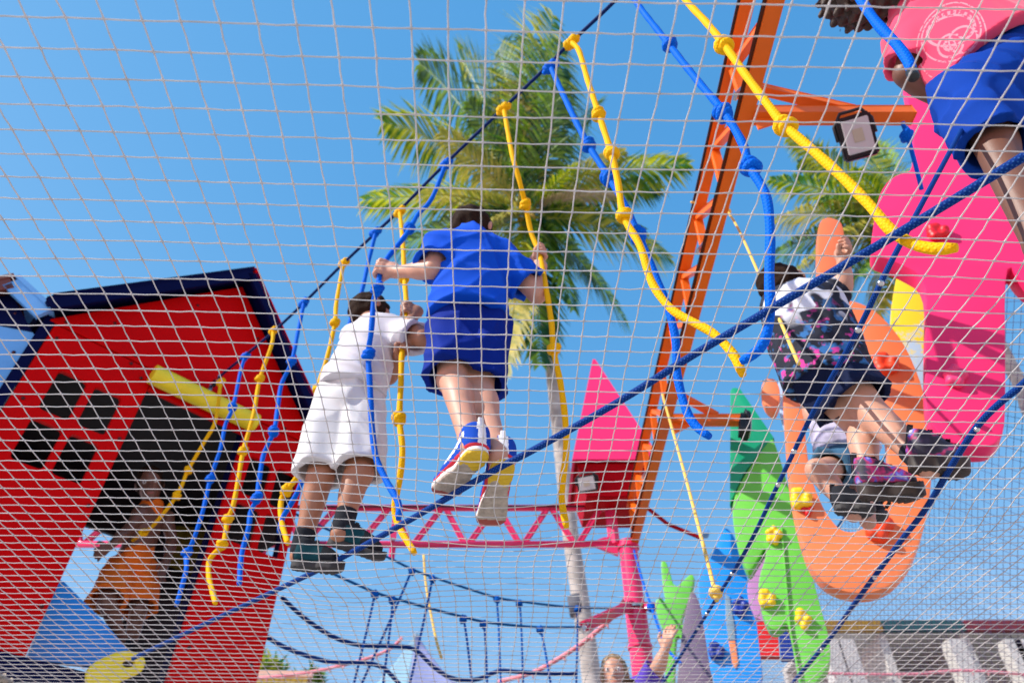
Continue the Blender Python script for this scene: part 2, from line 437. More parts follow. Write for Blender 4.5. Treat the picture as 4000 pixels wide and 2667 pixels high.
def rrect(s0, s1, z0, z1, r=0.022, n=4):
    P = []
    for cx, cz, a0 in ((s1 - r, z1 - r, 0), (s0 + r, z1 - r, 90), (s0 + r, z0 + r, 180), (s1 - r, z0 + r, 270)):
        for k in range(n + 1):
            a = math.radians(a0 + 90 * k / n); P.append((cx + r * math.cos(a), cz + r * math.sin(a)))
    return P
house = thing('playhouse', 'red gabled playhouse with navy roof eaves and black window openings', 'playhouse', hs(0.8, GZ, 0.6))
W, D = 1.615, 1.35
win = lambda s0: [rrect(s0, s0 + .145, 2.187, 2.44), rrect(s0 + .187, s0 + .33, 2.187, 2.44), rrect(s0, s0 + .148, 1.892, 2.13), rrect(s0 + .187, s0 + .33, 1.892, 2.13)]
house_board('wall_panel', [(0, 1.09), (.556, 1.09), (.556, 2.683), (0, 2.683)], win(.129), 0, .035, house, M_RED)
house_board('wall_panel', [(1.166, 1.09), (W, 1.09), (W, 2.683), (1.166, 2.683)], win(1.245), 0, .035, house, M_RED)
house_board('gable_panel', [(-.03, 2.690), (W, 2.690), (W, 2.715), (.836, 3.63), (-.03, 2.70)], [], -0.004, .035, house, M_RED)
house_board('lintel', [(.558, 2.56), (1.164, 2.56), (1.164, 2.682), (.558, 2.682)], [], 0.006, .03, house, M_RED)
for (s0, s1) in ((0, .556), (1.166, W)):                             # navy jamb posts and sky-blue corner trim
    bar('jamb_post', hs(s1 - .03 if s0 == 0 else s0 + .03, 1.0, .075), hs(s1 - .03 if s0 == 0 else s0 + .03, 2.68, .075), .07, .07, house, M_NAVY)
bar('corner_post', hs(-.03, 0.9, .03), hs(-.03, 2.72, .03), .05, .05, house, M_NAVY)
bar('corner_post', hs(W + .0, 0.9, .10), hs(W + .0, 2.72, .10), .05, .05, house, M_NAVY)
bar('corner_post', hs(.02, GZ, D), hs(.02, 2.72, D), .08, .08, house, M_NAVY)
bar('corner_post', hs(W - .02, GZ, D), hs(W - .02, 2.72, D), .08, .08, house, M_NAVY)
for s in (.03, W - .03): bar('leg_post', hs(s, GZ, .12), hs(s, 1.0, .12), .09, .09, house, M_NAVY)
def wallq(name, a, b, z0, z1, m, th=.03):
    n = (b - a).normalized().cross(V((0, 0, 1))) * th
    return slab(name, [a + V((0, 0, z0)), b + V((0, 0, z0)), b + V((0, 0, z1)), a + V((0, 0, z1))], n, house, m, .003)
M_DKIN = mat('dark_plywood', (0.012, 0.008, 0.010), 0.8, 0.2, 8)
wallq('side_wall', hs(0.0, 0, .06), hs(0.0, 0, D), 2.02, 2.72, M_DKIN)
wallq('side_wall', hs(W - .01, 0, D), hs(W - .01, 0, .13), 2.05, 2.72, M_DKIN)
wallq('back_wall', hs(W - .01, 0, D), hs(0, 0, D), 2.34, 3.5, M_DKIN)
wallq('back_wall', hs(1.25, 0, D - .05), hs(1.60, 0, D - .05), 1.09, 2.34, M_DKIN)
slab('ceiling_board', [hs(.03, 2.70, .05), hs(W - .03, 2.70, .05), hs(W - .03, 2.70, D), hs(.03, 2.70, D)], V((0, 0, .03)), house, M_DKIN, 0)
slab('floor_board', [hs(-.04, 1.0, -.02), hs(W + .04, 1.0, -.02), hs(W + .04, 1.0, D), hs(-.04, 1.0, D)], V((0, 0, .085)), house, M_NAVY, .004)
for k in range(5): bar('floor_joist', hs(.1 + k * .35, .955, 0), hs(.1 + k * .35, .955, D), .05, .085, house, M_WOOD)
# roof sheets
ap, le, re_ = (.838, 3.69), (-.075, 2.72), (1.585, 2.80)
for a, b in ((ap, le), (ap, re_)):
    for q in (0,):
        p = [hs(a[0], a[1], -.10), hs(b[0], b[1], -.10), hs(b[0], b[1], D + .1), hs(a[0], a[1], D + .1)]
        n = (p[1] - p[0]).cross(p[2] - p[1]).normalized(); n = n if n.z > 0 else -n
        slab('roof_sheet', p, n * .03, house, M_NAVY, .004)
    e0, e1 = hs(a[0], a[1] - .03, -.112), hs(b[0], b[1] - .03, -.112)
    bar('roof_trim', e0 + V((0, 0, .066)), e1 + V((0, 0, .066)), .02, .026, house, M_RED if b is re_ else M_NAVY)
    bar('barge_board', e0 + V((0, 0, .012)), e1 + V((0, 0, .012)), .022, .072, house, M_NAVY)
vs, fs = tube_data([hs(.535, 2.625, -.05), hs(1.19, 2.625, -.05)], .058, 20)
o = mesh('door_pad', vs, fs, house, M_YPAD); autosmooth(o, 50)
bolt_me = None
for s, z in ((.04, 2.60), (.04, 2.72), (.25, 2.86), (.42, 2.66), (.42, 2.72), (.62, 2.66), (.78, 3.48), (.05, 2.2), (.05, 1.9), (.5, 2.6), (.53, 2.2), (.53, 1.8), (1.2, 2.64), (1.4, 2.72), (1.58, 2.62), (.62, 3.28), (1.05, 3.28), (.04, 1.3), (.53, 1.3), (1.22, 1.3), (1.56, 1.3)):
    p = hs(s, z, -.006)
    if bolt_me is None:
        vs, fs = tube_data([-E2 * .003, E2 * .006], .009, 8); bo = mesh('bolt', vs, fs, None, mat('dull_bolt', (0.10, 0.02, 0.02), 0.4, metal=.6)); bolt_me = bo.data
    else: bo = bpy.data.objects.new('bolt', bolt_me); C.objects.link(bo)
    bo.parent = house; bo.location = p - house.location
# blue climbing board and far light-yellow pads in the open back
P = [(235, 2262), (253, 2272), (330, 2350), (420, 2440), (503, 2538), (362, 2600), (105, 2575)]
slab('climbing_board', [at_front(u, v, 5.42) for u, v in P], E2 * .04, house, M_SKYP, .004)
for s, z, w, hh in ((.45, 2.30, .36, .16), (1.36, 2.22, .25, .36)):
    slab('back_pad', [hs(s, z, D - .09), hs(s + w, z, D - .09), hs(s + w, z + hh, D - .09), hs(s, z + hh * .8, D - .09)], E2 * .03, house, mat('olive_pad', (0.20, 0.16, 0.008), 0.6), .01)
# narrow light-blue tower beside it
tower = thing('play_tower', 'narrow light blue play tower with a peaked roof beside the red house', 'play tower', (-2.8, 2.45, GZ))
T1 = V((-.95, -.31, 0)).normalized(); TN = V((.31, -.95, 0)).normalized(); T0 = H0 + V((-.05, -.01, 0))
tp = lambda t, z, d=0: T0 + T1 * t - TN * d + V((0, 0, z))
def tw(u, v):
    p = at_plane(u, v, tp(0, 0, -.09), TN); return ((p - T0).dot(T1), p.z)
_ap, _er = tw(58, 1078), tw(186, 1196)
_el = (_ap[0] * 2 - _er[0], _er[1] - .02)
slab('wall_panel', [tp(0, 1.0), tp(.62, 1.0), tp(.62, 2.55), tp(_ap[0], _ap[1] - .12), tp(0, 2.58)], -TN * .03, tower, M_LBLUE, .004)
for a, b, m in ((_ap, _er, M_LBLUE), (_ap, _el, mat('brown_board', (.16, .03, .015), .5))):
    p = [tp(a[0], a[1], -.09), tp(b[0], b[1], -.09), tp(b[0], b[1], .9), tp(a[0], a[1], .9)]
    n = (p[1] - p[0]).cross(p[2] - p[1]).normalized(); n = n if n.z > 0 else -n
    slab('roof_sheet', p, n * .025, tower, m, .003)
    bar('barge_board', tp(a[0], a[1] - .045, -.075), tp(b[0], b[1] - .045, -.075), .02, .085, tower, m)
slab('gable_panel', [tp(.03, _er[1] - .12, -.006), tp(.58, _er[1] - .12, -.006), tp(_ap[0], _ap[1] - .06, -.006)], -TN * .03, tower, M_NAVY, .003)
for t in (.02, .6): bar('leg_post', tp(t, GZ, .06), tp(t, 1.0, .06), .08, .08, tower, M_NAVY)
slab('side_wall', [tp(.6, 1.0, .04), tp(.6, 1.0, .8), tp(.6, 2.6, .8), tp(.6, 2.6, .04)], T1 * .03, tower, M_LBLUE, .003)
for t, z in ((.05, 2.45), (.08, 2.2), (.05, 1.95), (.2, 2.5), (.15, 2.7)):
    bo = bpy.data.objects.new('bolt', bolt_me); C.objects.link(bo); bo.parent = tower; bo.location = tp(t, z, -.004) - tower.location
# yellow moulded hook in front of the house foot
P = chaikin([(343, 2640), (348, 2608), (375, 2580), (450, 2545), (500, 2536), (552, 2548), (576, 2580), (558, 2622), (505, 2646), (470, 2660), (440, 2720), (350, 2720)], 2)
hole = chaikin([(478, 2590), (496, 2574), (526, 2574), (536, 2586), (522, 2600), (495, 2604)], 2)
bm = bmesh.new(); es = []
for L_ in (P, hole):
    vv = [bm.verts.new(at_front(u, v, 4.95)) for u, v in L_]; es += [bm.edges.new((vv[i], vv[(i + 1) % len(vv)])) for i in range(len(vv))]
bmesh.ops.triangle_fill(bm, use_beauty=True, edges=es)
r = bmesh.ops.extrude_face_region(bm, geom=bm.faces[:]); bmesh.ops.translate(bm, vec=E2 * .045, verts=[e for e in r['geom'] if isinstance(e, bmesh.types.BMVert)])
bmesh.ops.recalc_face_normals(bm, faces=bm.faces[:])
rim = [e for e in bm.edges if len(e.link_faces) == 2 and e.calc_face_angle(0) > 0.9 and abs((e.verts[0].co - e.verts[1].co).normalized().dot(E2)) < 0.5]
bmesh.ops.bevel(bm, geom=rim, offset=.010, segments=3, affect='EDGES')
o = autosmooth(from_bm('yellow_hook', bm, None, M_YPAD), 50)
tag(o, 'yellow plastic hook with a finger hole below the red house doorway', 'hook')

# ------------------------------------------------------------------ steel frames
TX, TZ0, TZ1, PY_ = 0.95, 2.66, 2.98, 5.12
ot = thing('orange_truss', 'orange steel ladder truss running overhead to the pink pole', 'truss', (TX, 3, TZ0))
for z in (TZ0, TZ1): bar('chord', (TX, -1.2, z), (TX, PY_ - .06, z), .048, .046, ot, M_OSTEEL, bev=.006)
bar('cable', (TX - .030, -1.2, TZ1 - .012), (TX - .030, PY_ - .1, TZ1 - .012), .010, .014, ot, M_BLACK)
bar('cable', (TX - .030, -1.2, TZ0 + .012), (TX - .030, PY_ - .1, TZ0 + .012), .009, .010, ot, M_BLACK)
y = -0.9; k = 0
while y < PY_ - .3:
    bar('brace', (TX, y, TZ0 + .03), (TX, y + .30, TZ1 - .03), .03, .03, ot, M_OSTEEL, bev=.004)
    bar('brace', (TX, y + .30, TZ1 - .03), (TX, y + .33, TZ0 + .03), .03, .03, ot, M_OSTEEL, bev=.004)
    y += .40
for ya, xe in ((1.47, 1.63), (3.52, 1.42)):
    bar('bracket_arm', (TX + .03, ya, TZ0), (xe, ya, TZ0), .055, .055, ot, M_OSTEEL)
    bar('bracket_strut', (TX + .03, ya, TZ0 + .27), (TX + .03 + (xe - TX) * .62, ya, TZ0 + .035), .035, .035, ot, M_OSTEEL)
    slab('gusset', [V((TX + .03, ya - .004, TZ0 - .028)), V((TX + .18, ya - .004, TZ0 - .028)), V((TX + .03, ya - .004, TZ0 - .11))], V((0, .008, 0)), ot, M_OSTEEL, .001)
for ya in (.55, .75, 1.4, 2.2, 3.1, 4.2):                              # small steel clips with bolts
    bar('clip', (TX - .05, ya, TZ0 + .02), (TX + .0, ya, TZ0 + .09), .03, .012, ot, M_STEEL, bev=.002)
pt = thing('pink_truss', 'pink steel ladder truss crossing below the boys', 'truss', (-.6, PY_, TZ0))
for z in (TZ0, TZ1): 
    vs, fs = tube_data([(-3.4, PY_, z), (.84, PY_, z)], .027, 12); mesh('chord', vs, fs, pt, M_PSTEEL)
vs, fs = tube_data([(-3.4, PY_ - .045, TZ1 - .01), (.8, PY_ - .045, TZ1 - .01)], .008, 8); mesh('cable', vs, fs, pt, M_BLACK)
x = .72
while x > -3.3:
    bar('brace', (x, PY_, TZ1), (x - .20, PY_, TZ0), .030, .030, pt, M_PSTEEL, bev=.006); x -= .20
    bar('brace', (x - .03, PY_, TZ0), (x - .20, PY_, TZ1), .030, .030, pt, M_PSTEEL, bev=.006); x -= .23
bar('end_post', (.80, PY_, TZ0), (.80, PY_, TZ1), .06, .06, pt, M_PSTEEL)
for x in (-1.93, -.93):
    bar('splice_plate', (x, PY_ - .036, TZ0 + .02), (x, PY_ - .036, TZ1), .05, .008, pt, M_PSTEEL, V((0, 1, 0)))
    for dz in (0, .26): bar('bolt', (x, PY_ - .05, TZ0 + dz + .02), (x, PY_ - .03, TZ0 + dz + .02), .02, .02, pt, M_STEEL, bev=.004)
    bar('hanger', (x, PY_, TZ0 - .12), (x, PY_, TZ0), .04, .02, pt, M_PSTEEL)
slab('gusset', [V((.60, PY_ - .02, TZ0)), V((.82, PY_ - .02, TZ0 - .10)), V((.82, PY_ - .02, TZ0 + .06)), V((.72, PY_ - .02, TZ0 + .05))], V((0, .03, 0)), pt, M_PSTEEL, .004)
PX = .905
pole = thing('pink_pole', 'round pink steel pole carrying both trusses', 'pole', (PX, PY_, GZ))
M_POLE = M_PSTEEL
for z0, z1, r in ((GZ, 2.13, .078), (2.15, TZ0 + .02, .072)):
    vs, fs = tube_data([(PX, PY_, z0), (PX, PY_, z1)], r, 28); autosmooth(mesh('shaft', vs, fs, pole, M_POLE), 50)
for z in (1.86, 2.14, 2.62):
    vs, fs = tube_data([(PX, PY_, z), (PX, PY_, z + .02)], .088, 28); autosmooth(mesh('collar', vs, fs, pole, M_PSTEEL if z != 2.14 else M_STEEL), 50)
for q, zz in (((.475, 4.66, 1.84), 2.19), ((1.09, 4.98, 2.10), 2.17)):
    bar('rope_arm', (PX, PY_, zz), q, .045, .045, pole, M_PSTEEL, bev=.012)
    bar('shackle', V(q) - V((.02, 0, .03)), V(q) + V((.02, 0, .02)), .03, .03, pole, M_STEEL, bev=.01)
bar('lamp_arm', (1.0, PY_ - .1, 3.0), (1.22, PY_ - .1, 2.78), .02, .02, pole, M_DRED)
bar('lamp_arm', (1.22, PY_ - .1, 2.78), (1.46, PY_ - .1, 2.66), .02, .02, pole, M_DRED)
box('lamp_head', (1.48, PY_ - .13, 2.68), (.07, .08, .04), pole, M_LBLUE, .012)
# tower cap : pyramid roof above a red box
cap_ = thing('roof_cap', 'pink pyramid roof on a dark red box above the pink pole', 'roof', (.84, 5.16, 2.96))
zb = 3.235; b4 = [V((.485, 4.80, zb)), V((1.20, 4.80, zb)), V((1.20, 5.52, zb)), V((.485, 5.52, zb))]; apx = V((.80, 5.16, 4.63))
tops = [apx + (b - V((.84, 5.16, zb))) * .035 for b in b4]
for i in range(4):
    a, b = b4[i], b4[(i + 1) % 4]; n = (b - a).cross(apx - a).normalized()
    slab('roof_panel', [a, b, tops[(i + 1) % 4], tops[i]], -n * .022, cap_, M_PINK, .006)
slab('soffit', [b4[0] + V((.02, .02, .005)), b4[1] + V((-.02, .02, .005)), b4[2] + V((-.02, -.02, .005)), b4[3] + V((.02, -.02, .005))], V((0, 0, .02)), cap_, M_DRED, 0)
bm = bmesh.new(); bmesh.ops.create_cube(bm, size=1)
for v in bm.verts:
    k = .62 if v.co.z > 0 else .50; v.co = V((.84 + v.co.x * k, 5.16 + v.co.y * k, 3.095 + v.co.z * .275))
bmesh.ops.bevel(bm, geom=bm.edges[:], offset=.006, segments=2, affect='EDGES')
from_bm('box_panel', bm, cap_, M_DRED)

def floodlight(label, c, aim, w, h):
    t = thing('floodlight', label, 'floodlight', c, 'floodlights on the steel frames'); c = V(c); aim = V(aim).normalized()
    R = aim.to_track_quat('-Y', 'Z').to_matrix()
    def bx(name, p, s, m, bev): 
        bm = bmesh.new(); bmesh.ops.create_cube(bm, size=1)
        for v in bm.verts: v.co = c + R @ (V(p) + V((v.co.x * s[0], v.co.y * s[1], v.co.z * s[2])))
        bmesh.ops.bevel(bm, geom=bm.edges[:], offset=bev, segments=2, affect='EDGES'); return from_bm(name, bm, t, m)
    bx('housing', (0, .022, 0), (w, .04, h), M_BLACK, .008)
    for k in range(6): bx('cooling_fin', (-w * .35 + k * w * .14, .05, 0), (.006, .02, h * .8), M_BLACK, .001)
    bx('glass', (0, -.001, 0), (w * .78, .008, h * .78), M_GLASS, .003)
    bx('led_panel', (0, -.0062, 0), (w * .3, .003, h * .3), mat('led_yellow', (.55, .48, .36), .4), .001)
    vs, fs = tube_data([c + R @ V(p) for p in ((-w * .55, .02, 0), (-w * .55, .03, h * .35), (-w * .3, .03, h * .62), (w * .3, .03, h * .62), (w * .55, .03, h * .35), (w * .55, .02, 0))], .007, 8); mesh('bracket', vs, fs, t, M_BLACK)
    return t
floodlight('black floodlight with grey glass hung from the orange bracket arm', at_depth(3352, 530, 2.72), (-.22, -.62, -.62), .125, .17)
floodlight('square floodlight shining from the dark red box under the pink roof', at_depth(2292, 1888, 5.48), (-.25, -.75, -.5), .16, .13)
floodlight('small black floodlight seen edge on at the far bracket end', V((1.43, 3.45, 2.56)), (1, -.1, -.25), .13, .15)

# ------------------------------------------------------------------ ropes
_KNOT = {}
def knot_mesh(m):
    if m.name not in _KNOT:
        pts = []
        for i in range(36):
            a = i / 35 * 2 * math.pi * 1.9
            rr = 1.05 + .18 * math.sin(a * 1.5)
            pts.append(V((rr * math.cos(a), rr * math.sin(a) + .2, -1.1 + 2.2 * i / 35 + .45 * math.sin(a))))
        pts = [V((.2, -.2, -1.9))] + pts + [V((-.1, .2, 1.9))]
        vs, fs = tube_data(pts, .95, 8)
        me = bpy.data.meshes.new('knot'); me.from_pydata([tuple(v) for v in vs], [], fs); me.polygons.foreach_set('use_smooth', [True] * len(me.polygons))
        ul = me.uv_layers.new(name='UVMap'); me.materials.append(m)
        n = len(pts) - 1; uv = []
        for i in range(n):
            for k in range(8): uv += [i * .35, k / 8 * 3, i * .35, (k + 1) / 8 * 3, (i + 1) * .35, (k + 1) / 8 * 3, (i + 1) * .35, k / 8 * 3]
        uv += [0.0] * (2 * (len(me.loops) - 4 * 8 * n)); ul.data.foreach_set('uv', uv)
        _KNOT[m.name] = me
    return _KNOT[m.name]
def add_knot(p, d, r, m, parent, name='knot', sc=1.0):
    o = bpy.data.objects.new(name, knot_mesh(m)); C.objects.link(o); o.parent = parent
    o.location = V(p) - (parent.location if parent else V((0, 0, 0)))
    o.rotation_mode = 'QUATERNION'; o.rotation_quaternion = V(d).to_track_quat('Z', 'Y') @ Quaternion((0, 0, 1), random.uniform(0, 6.28))
    o.scale = (r * sc,) * 3; return o
TOP_DIR = V((-1, 1, 0)).normalized()
def hanging(label, px, r, m, knots=(), top=True, zend=None, group='knotted ropes hanging from the hand line'):
    """px: (u, v[, K]) sight points, K fixes the distance of the rope plane there"""
    n = len(px); ks = [q[2] if len(q) > 2 else None for q in px]
    if ks[0] is None: ks[0] = 1.48
    if ks[-1] is None:
        d = sight(px[-1][0], px[-1][1]); ks[-1] = 1.48 if zend is None else max(1.3, zend / d.z * (d.x + d.y))
    known = [i for i in range(n) if ks[i] is not None]
    for a, b in zip(known[:-1], known[1:]):
        for i in range(a + 1, b):
            t = (i - a) / (b - a); t = t * t * (3 - 2 * t); ks[i] = ks[a] * (1 - t) + ks[b] * t
    P = [at_course(q[0], q[1], k) for q, k in zip(px, ks)]
    S = spline(P, r * 1.6)
    t = thing('hanging_rope', label, 'rope', tuple(P[0]), group)
    rr = [r * (1 + .05 * math.sin(i * .9)) for i in range(len(S))]; rr[-1] = r * .75
    tube('strand', S, rr, t, m, 10)
    for kx in knots:
        p = P[kx]; i = min(range(len(S)), key=lambda j: (S[j] - p).length); d = S[min(i + 1, len(S) - 1)] - S[max(i - 1, 0)]
        add_knot(p, d, r, m, t, sc=1.2)
    if top:
        add_knot(P[0] + TOP_DIR * r * 1.3, TOP_DIR, r, m, t, 'hitch', 1.12); add_knot(P[0] - TOP_DIR * r * 1.6, TOP_DIR, r, m, t, 'hitch', 1.0)
    return t, S, P
# hand line
HL = [at_course(u, v) for u, v in ((2470, -90), (2406, 0), (2200, 195), (2150, 248), (1965, 425), (1740, 640), (1560, 822), (1465, 912), (1340, 1030), (1180, 1190), (1068, 1295), (950, 1395), (860, 1470), (800, 1540))]
hl = thing('hand_line', 'taut dark navy rope overhead from which the knotted ropes hang', 'rope', tuple(HL[0]))
S = spline(HL, .02); tube('strand', S, .0076, hl, M_DKROPE, 10)
for q in (-1, -2, -3):
    pass
p = HL[-2]; d = (HL[-1] - HL[-2]).normalized()
for i in range(5): bar('rope_clip', p + d * (i * .045 + .02) + V((0, 0, -.02)), p + d * (i * .045 + .02) + V((0, 0, .024)), .02, .014, hl, M_STEEL if i % 2 == 0 else M_BLACK, bev=.004)
th_ = [HL[-1] + V((math.cos(a) * .018, 0, math.sin(a) * .03)) for a in np.linspace(0, 6.28, 14)]
vs, fs = tube_data(th_, .006, 8, False); mesh('thimble', vs, fs, hl, M_STEEL)
R1 = .0098
ROPES = {}
def hr(key, *a, **k): ROPES[key] = hanging(*a, **k)
hr('Ya', 'yellow knotted rope in front of the dark doorway, nearest the house', [(862, 1492), (842, 1640), (800, 1722), (735, 1835), (690, 1935), (600, 2050), (560, 2080), (500, 2125), (480, 2155)], R1, M_YROPE, (3, 4, 6))
hr('Ba', 'blue knotted rope beside the yellow one at the doorway post', [(958, 1392), (940, 1450), (910, 1590), (880, 1660), (862, 1750), (822, 1870), (791, 2000), (751, 2120), (729, 2158), (727, 2225), (705, 2308), (688, 2366)], R1, M_BROPE, (2, 5, 8))
hr('Yb', 'yellow knotted rope with a curled tail over the red panel', [(1068, 1292), (1060, 1350), (1015, 1480), (990, 1620), (950, 1762), (927, 1893), (908, 1983), (888, 2027), (880, 2088), (868, 2128), (819, 2185), (816, 2252), (830, 2310), (842, 2357)], R1, M_YROPE, (2, 4, 7, 9))
hr('Bb', 'blue knotted rope crossing the right edge of the red gable', [(1188, 1182), (1165, 1290), (1140, 1410), (1100, 1500), (1085, 1590), (1070, 1685), (1030, 1775), (1010, 1890), (1003, 1945), (979, 2000), (972, 2055), (947, 2150), (940, 2200), (935, 2285)], R1, M_BROPE, (2, 5, 8))
hr('Yc', 'yellow knotted rope behind the white-clad boy, looped low', [(1342, 1028), (1315, 1180), (1308, 1262), (1280, 1390), (1240, 1520), (1226, 1640), (1208, 1745), (1183, 1807), (1154, 1871), (1118, 1915), (1100, 1945), (1096, 1999), (1103, 2053), (1125, 2123)], R1, M_YROPE, (2, 4, 7, 9))
hr('Bc', 'long blue knotted rope hanging left of the white-clad boy', [(1468, 908), (1440, 1020), (1410, 1150), (1380, 1216), (1351, 1319), (1307, 1440), (1277, 1524), (1248, 1620), (1211, 1752), (1175, 1891), (1130, 1979), (1105, 2020), (1090, 2080)], R1, M_BROPE, (3, 5))
hr('Yd', 'yellow knotted rope gripped by the white-clad boy', [(1562, 828), (1574, 950), (1580, 1085), (1588, 1215, 1.457), (1572, 1350, 1.44), (1566, 1500), (1561, 1635), (1572, 1760), (1560, 1880), (1542, 1975), (1555, 2050), (1620, 2160, 1.55)], R1, M_YROPE, (2, 6))
hr('B3', 'blue knotted rope pulled aside in the left hand of the blue-shirted boy', [(1742, 640), (1686, 777), (1632, 839), (1601, 893), (1570, 938), (1515, 1005), (1489, 1054, 1.19), (1480, 1094, 1.19), (1476, 1129), (1461, 1172), (1450, 1297), (1439, 1385), (1446, 1517), (1453, 1664), (1468, 1781), (1505, 1869), (1556, 1964), (1556, 2030, 1.47)], R1, M_BROPE, (3, 8, 11))
hr('Ye', 'yellow knotted rope in the right hand of the blue-shirted boy', [(1968, 425), (2000, 600), (2030, 710), (2052, 800), (2075, 910), (2105, 985, 1.765), (2130, 1110, 1.74), (2142, 1180), (2155, 1270), (2162, 1365), (2190, 1500), (2208, 1640), (2212, 1760), (2197, 1880), (2195, 1960), (2213, 2060)], R1, M_YROPE, (3, 9), zend=.955)
hr('Be', 'blue knotted rope right of the palm heart, ending beside the orange truss', [(2152, 262), (2172, 310), (2245, 465), (2300, 570), (2380, 695), (2440, 800), (2495, 920), (2555, 1065), (2605, 1190), (2638, 1320), (2645, 1460), (2680, 1600), (2720, 1665), (2772, 1705)], R1 * 1.08, M_BROPE, (3, 4, 6), zend=.955)
hr('Yf', 'yellow knotted rope from the highest yellow hitch, tail by the orange truss', [(2232, 165), (2262, 200), (2295, 312), (2340, 450), (2388, 600), (2415, 720), (2436, 845), (2500, 960), (2545, 1100), (2620, 1205), (2715, 1262), (2790, 1305), (2865, 1385), (2902, 1465)], R1 * 1.05, M_YROPE, (3, 4, 6), zend=.955)
hr('Bf', 'blue rope knotted four times, bending over the orange truss', [(2440, -60), (2500, 30), (2616, 178), (2720, 310), (2828, 440), (2900, 560), (2928, 650), (2990, 760), (3008, 900), (3005, 1080), (3008, 1220), (2985, 1335), (2940, 1385), (2895, 1412)], R1 * 1.08, M_BROPE, (2, 4, 6), top=False, zend=.955)
hr('Yg', 'thick yellow rope nearest the camera, tail resting on the pink letter side', [(2640, -70), (2682, 5), (2760, 90), (2828, 175), (2910, 290), (3000, 410), (3066, 492), (3180, 592), (3290, 692), (3400, 805), (3475, 895), (3560, 950), (3650, 972), (3738, 968)], R1 * 1.1, M_YROPE, (3, 6), top=False, zend=.945)
hr('Bg', 'short blue rope end with a black cap over the pink shirt', [(3310, -80), (3365, 5), (3425, 92), (3500, 172), (3548, 240), (3562, 285)], R1 * 1.12, M_BROPE, (), top=False)
t, S, P = ROPES['Bg']; d = (S[-1] - S[-4]).normalized()
vs, fs = tube_data([S[-1] - d * .004, S[-1] + d * .016, S[-1] + d * .018], [R1 * 1.16, R1 * 1.16, R1 * 1.05], 14); mesh('end_cap', vs, fs, t, M_BLACK)
# foot ropes
def foot_rope(label, px, zs, r, group, clips=()):
    n = len(px); P = [at_z(u, v, zs(i / (n - 1))) for i, (u, v) in enumerate(px)]
    t = thing('foot_rope', label, 'rope', tuple(P[0]), group)
    S = spline(P, .016); tube('strand', S, r, t, M_NROPE, 12)
    for c in clips:
        p = min(S, key=lambda q: (q - at_z(*c, zs(.5))).length)
        bm = bmesh.new(); bmesh.ops.create_uvsphere(bm, u_segments=10, v_segments=6, radius=.007)
        bmesh.ops.translate(bm, vec=p + V((-.004, -.006, -r)), verts=bm.verts); from_bm('shackle', bm, t, M_STEEL, True)
    return S
FR = foot_rope('navy foot rope slanting under the shoes of both boys', [(4060, 575), (4000, 612), (3544, 890), (3000, 1213), (2700, 1391), (2430, 1560), (2110, 1742), (1970, 1815), (1848, 1884), (1600, 2030), (1300, 2196), (1116, 2286), (701, 2483), (520, 2570)], lambda t: 1.02 - .07 * math.exp(-((t - .62) / .22) ** 2), .0083, 'foot ropes over the net')
foot_rope('navy foot rope passing behind the dark-shirted child', [(3790, 440), (3741, 536), (3493, 1000), (3352, 1289), (3187, 1589), (3040, 1890), (2919, 2139), (2798, 2337), (2715, 2470), (2638, 2592), (2560, 2710)], lambda t: 1.0 + 1.0 * math.exp(-(t / .13) ** 2), .0056, 'foot ropes over the net', [(3352, 1289), (3475, 1010), (3105, 1755), (3040, 1890), (2850, 2240), (2770, 2390), (2722, 2450)])
foot_rope('navy foot rope under the dark shoes in front of the orange letter', [(4040, 1455), (4000, 1496), (3812, 1672), (3620, 1980), (3518, 2113), (3352, 2337), (3238, 2496), (3097, 2667), (3040, 2750)], lambda t: 1.0, .0076, 'foot ropes over the net', [(3818, 1660), (3412, 2250), (3202, 2535)])
# thin stay ropes
def stay(label, pts, r, m, end=None, cat='rope', group='stay ropes between the frames and the course'):
    t = thing('stay_rope', label, cat, tuple(pts[0]), group); S = spline(pts, .05); tube('strand', S, r, t, m, 8)
    if end: add_knot(pts[end], pts[end] - pts[end - 1 if end > 0 else end + 1], r * 1.6, m, t)
    return t
M_YSTAY = rope_mat('pale_yellow_rope', (0.86, 0.55, 0.10), (1.0, 0.75, 0.35))
a = V((TX + .02, at_y(2840, 830, 2.2).y, TZ0 - .03)); stay('thin yellow stay from the orange truss towards the dark-shirted child', [at_y(2700, 790, 2.1), at_y(2840, 825, 2.18), at_z(3000, 1150, 1.9), at_z(3120, 1420, 1.3)], .006, M_YSTAY, 1)
stay('thin yellow stay from the far orange bracket down to the foot rope', [at_y(2588, 1540, 3.3), at_y(2602, 1590, 3.25), at_z(2680, 1870, 1.8), at_z(2795, 2315, 1.0), at_z(2800, 2345, .99)], .0075, M_YSTAY, 3)
stay('blue guy rope from the pole top past the green leaf board', [at_y(2470, 2125, 5.1), at_y(2505, 2250, 4.9), at_y(2545, 2370, 4.7), at_y(2600, 2520, 4.4), at_y(2660, 2590, 4.2)], .009, M_BROPE, 2)
stay('blue rope tied to the near bracket arm behind the pink letter', [at_y(3525, 478, 1.47), at_y(3545, 530, 1.5), at_y(3575, 640, 1.55), at_y(3600, 740, 1.6)], .0085, M_BROPE, 1)
stay('yellow rope hanging from the pink truss with a frayed tip', [at_y(1655, 2165, PY_), at_y(1665, 2290, PY_ - .1), at_y(1700, 2480, PY_ - .3), at_y(1725, 2570, PY_ - .4)], .009, M_YSTAY, 0)

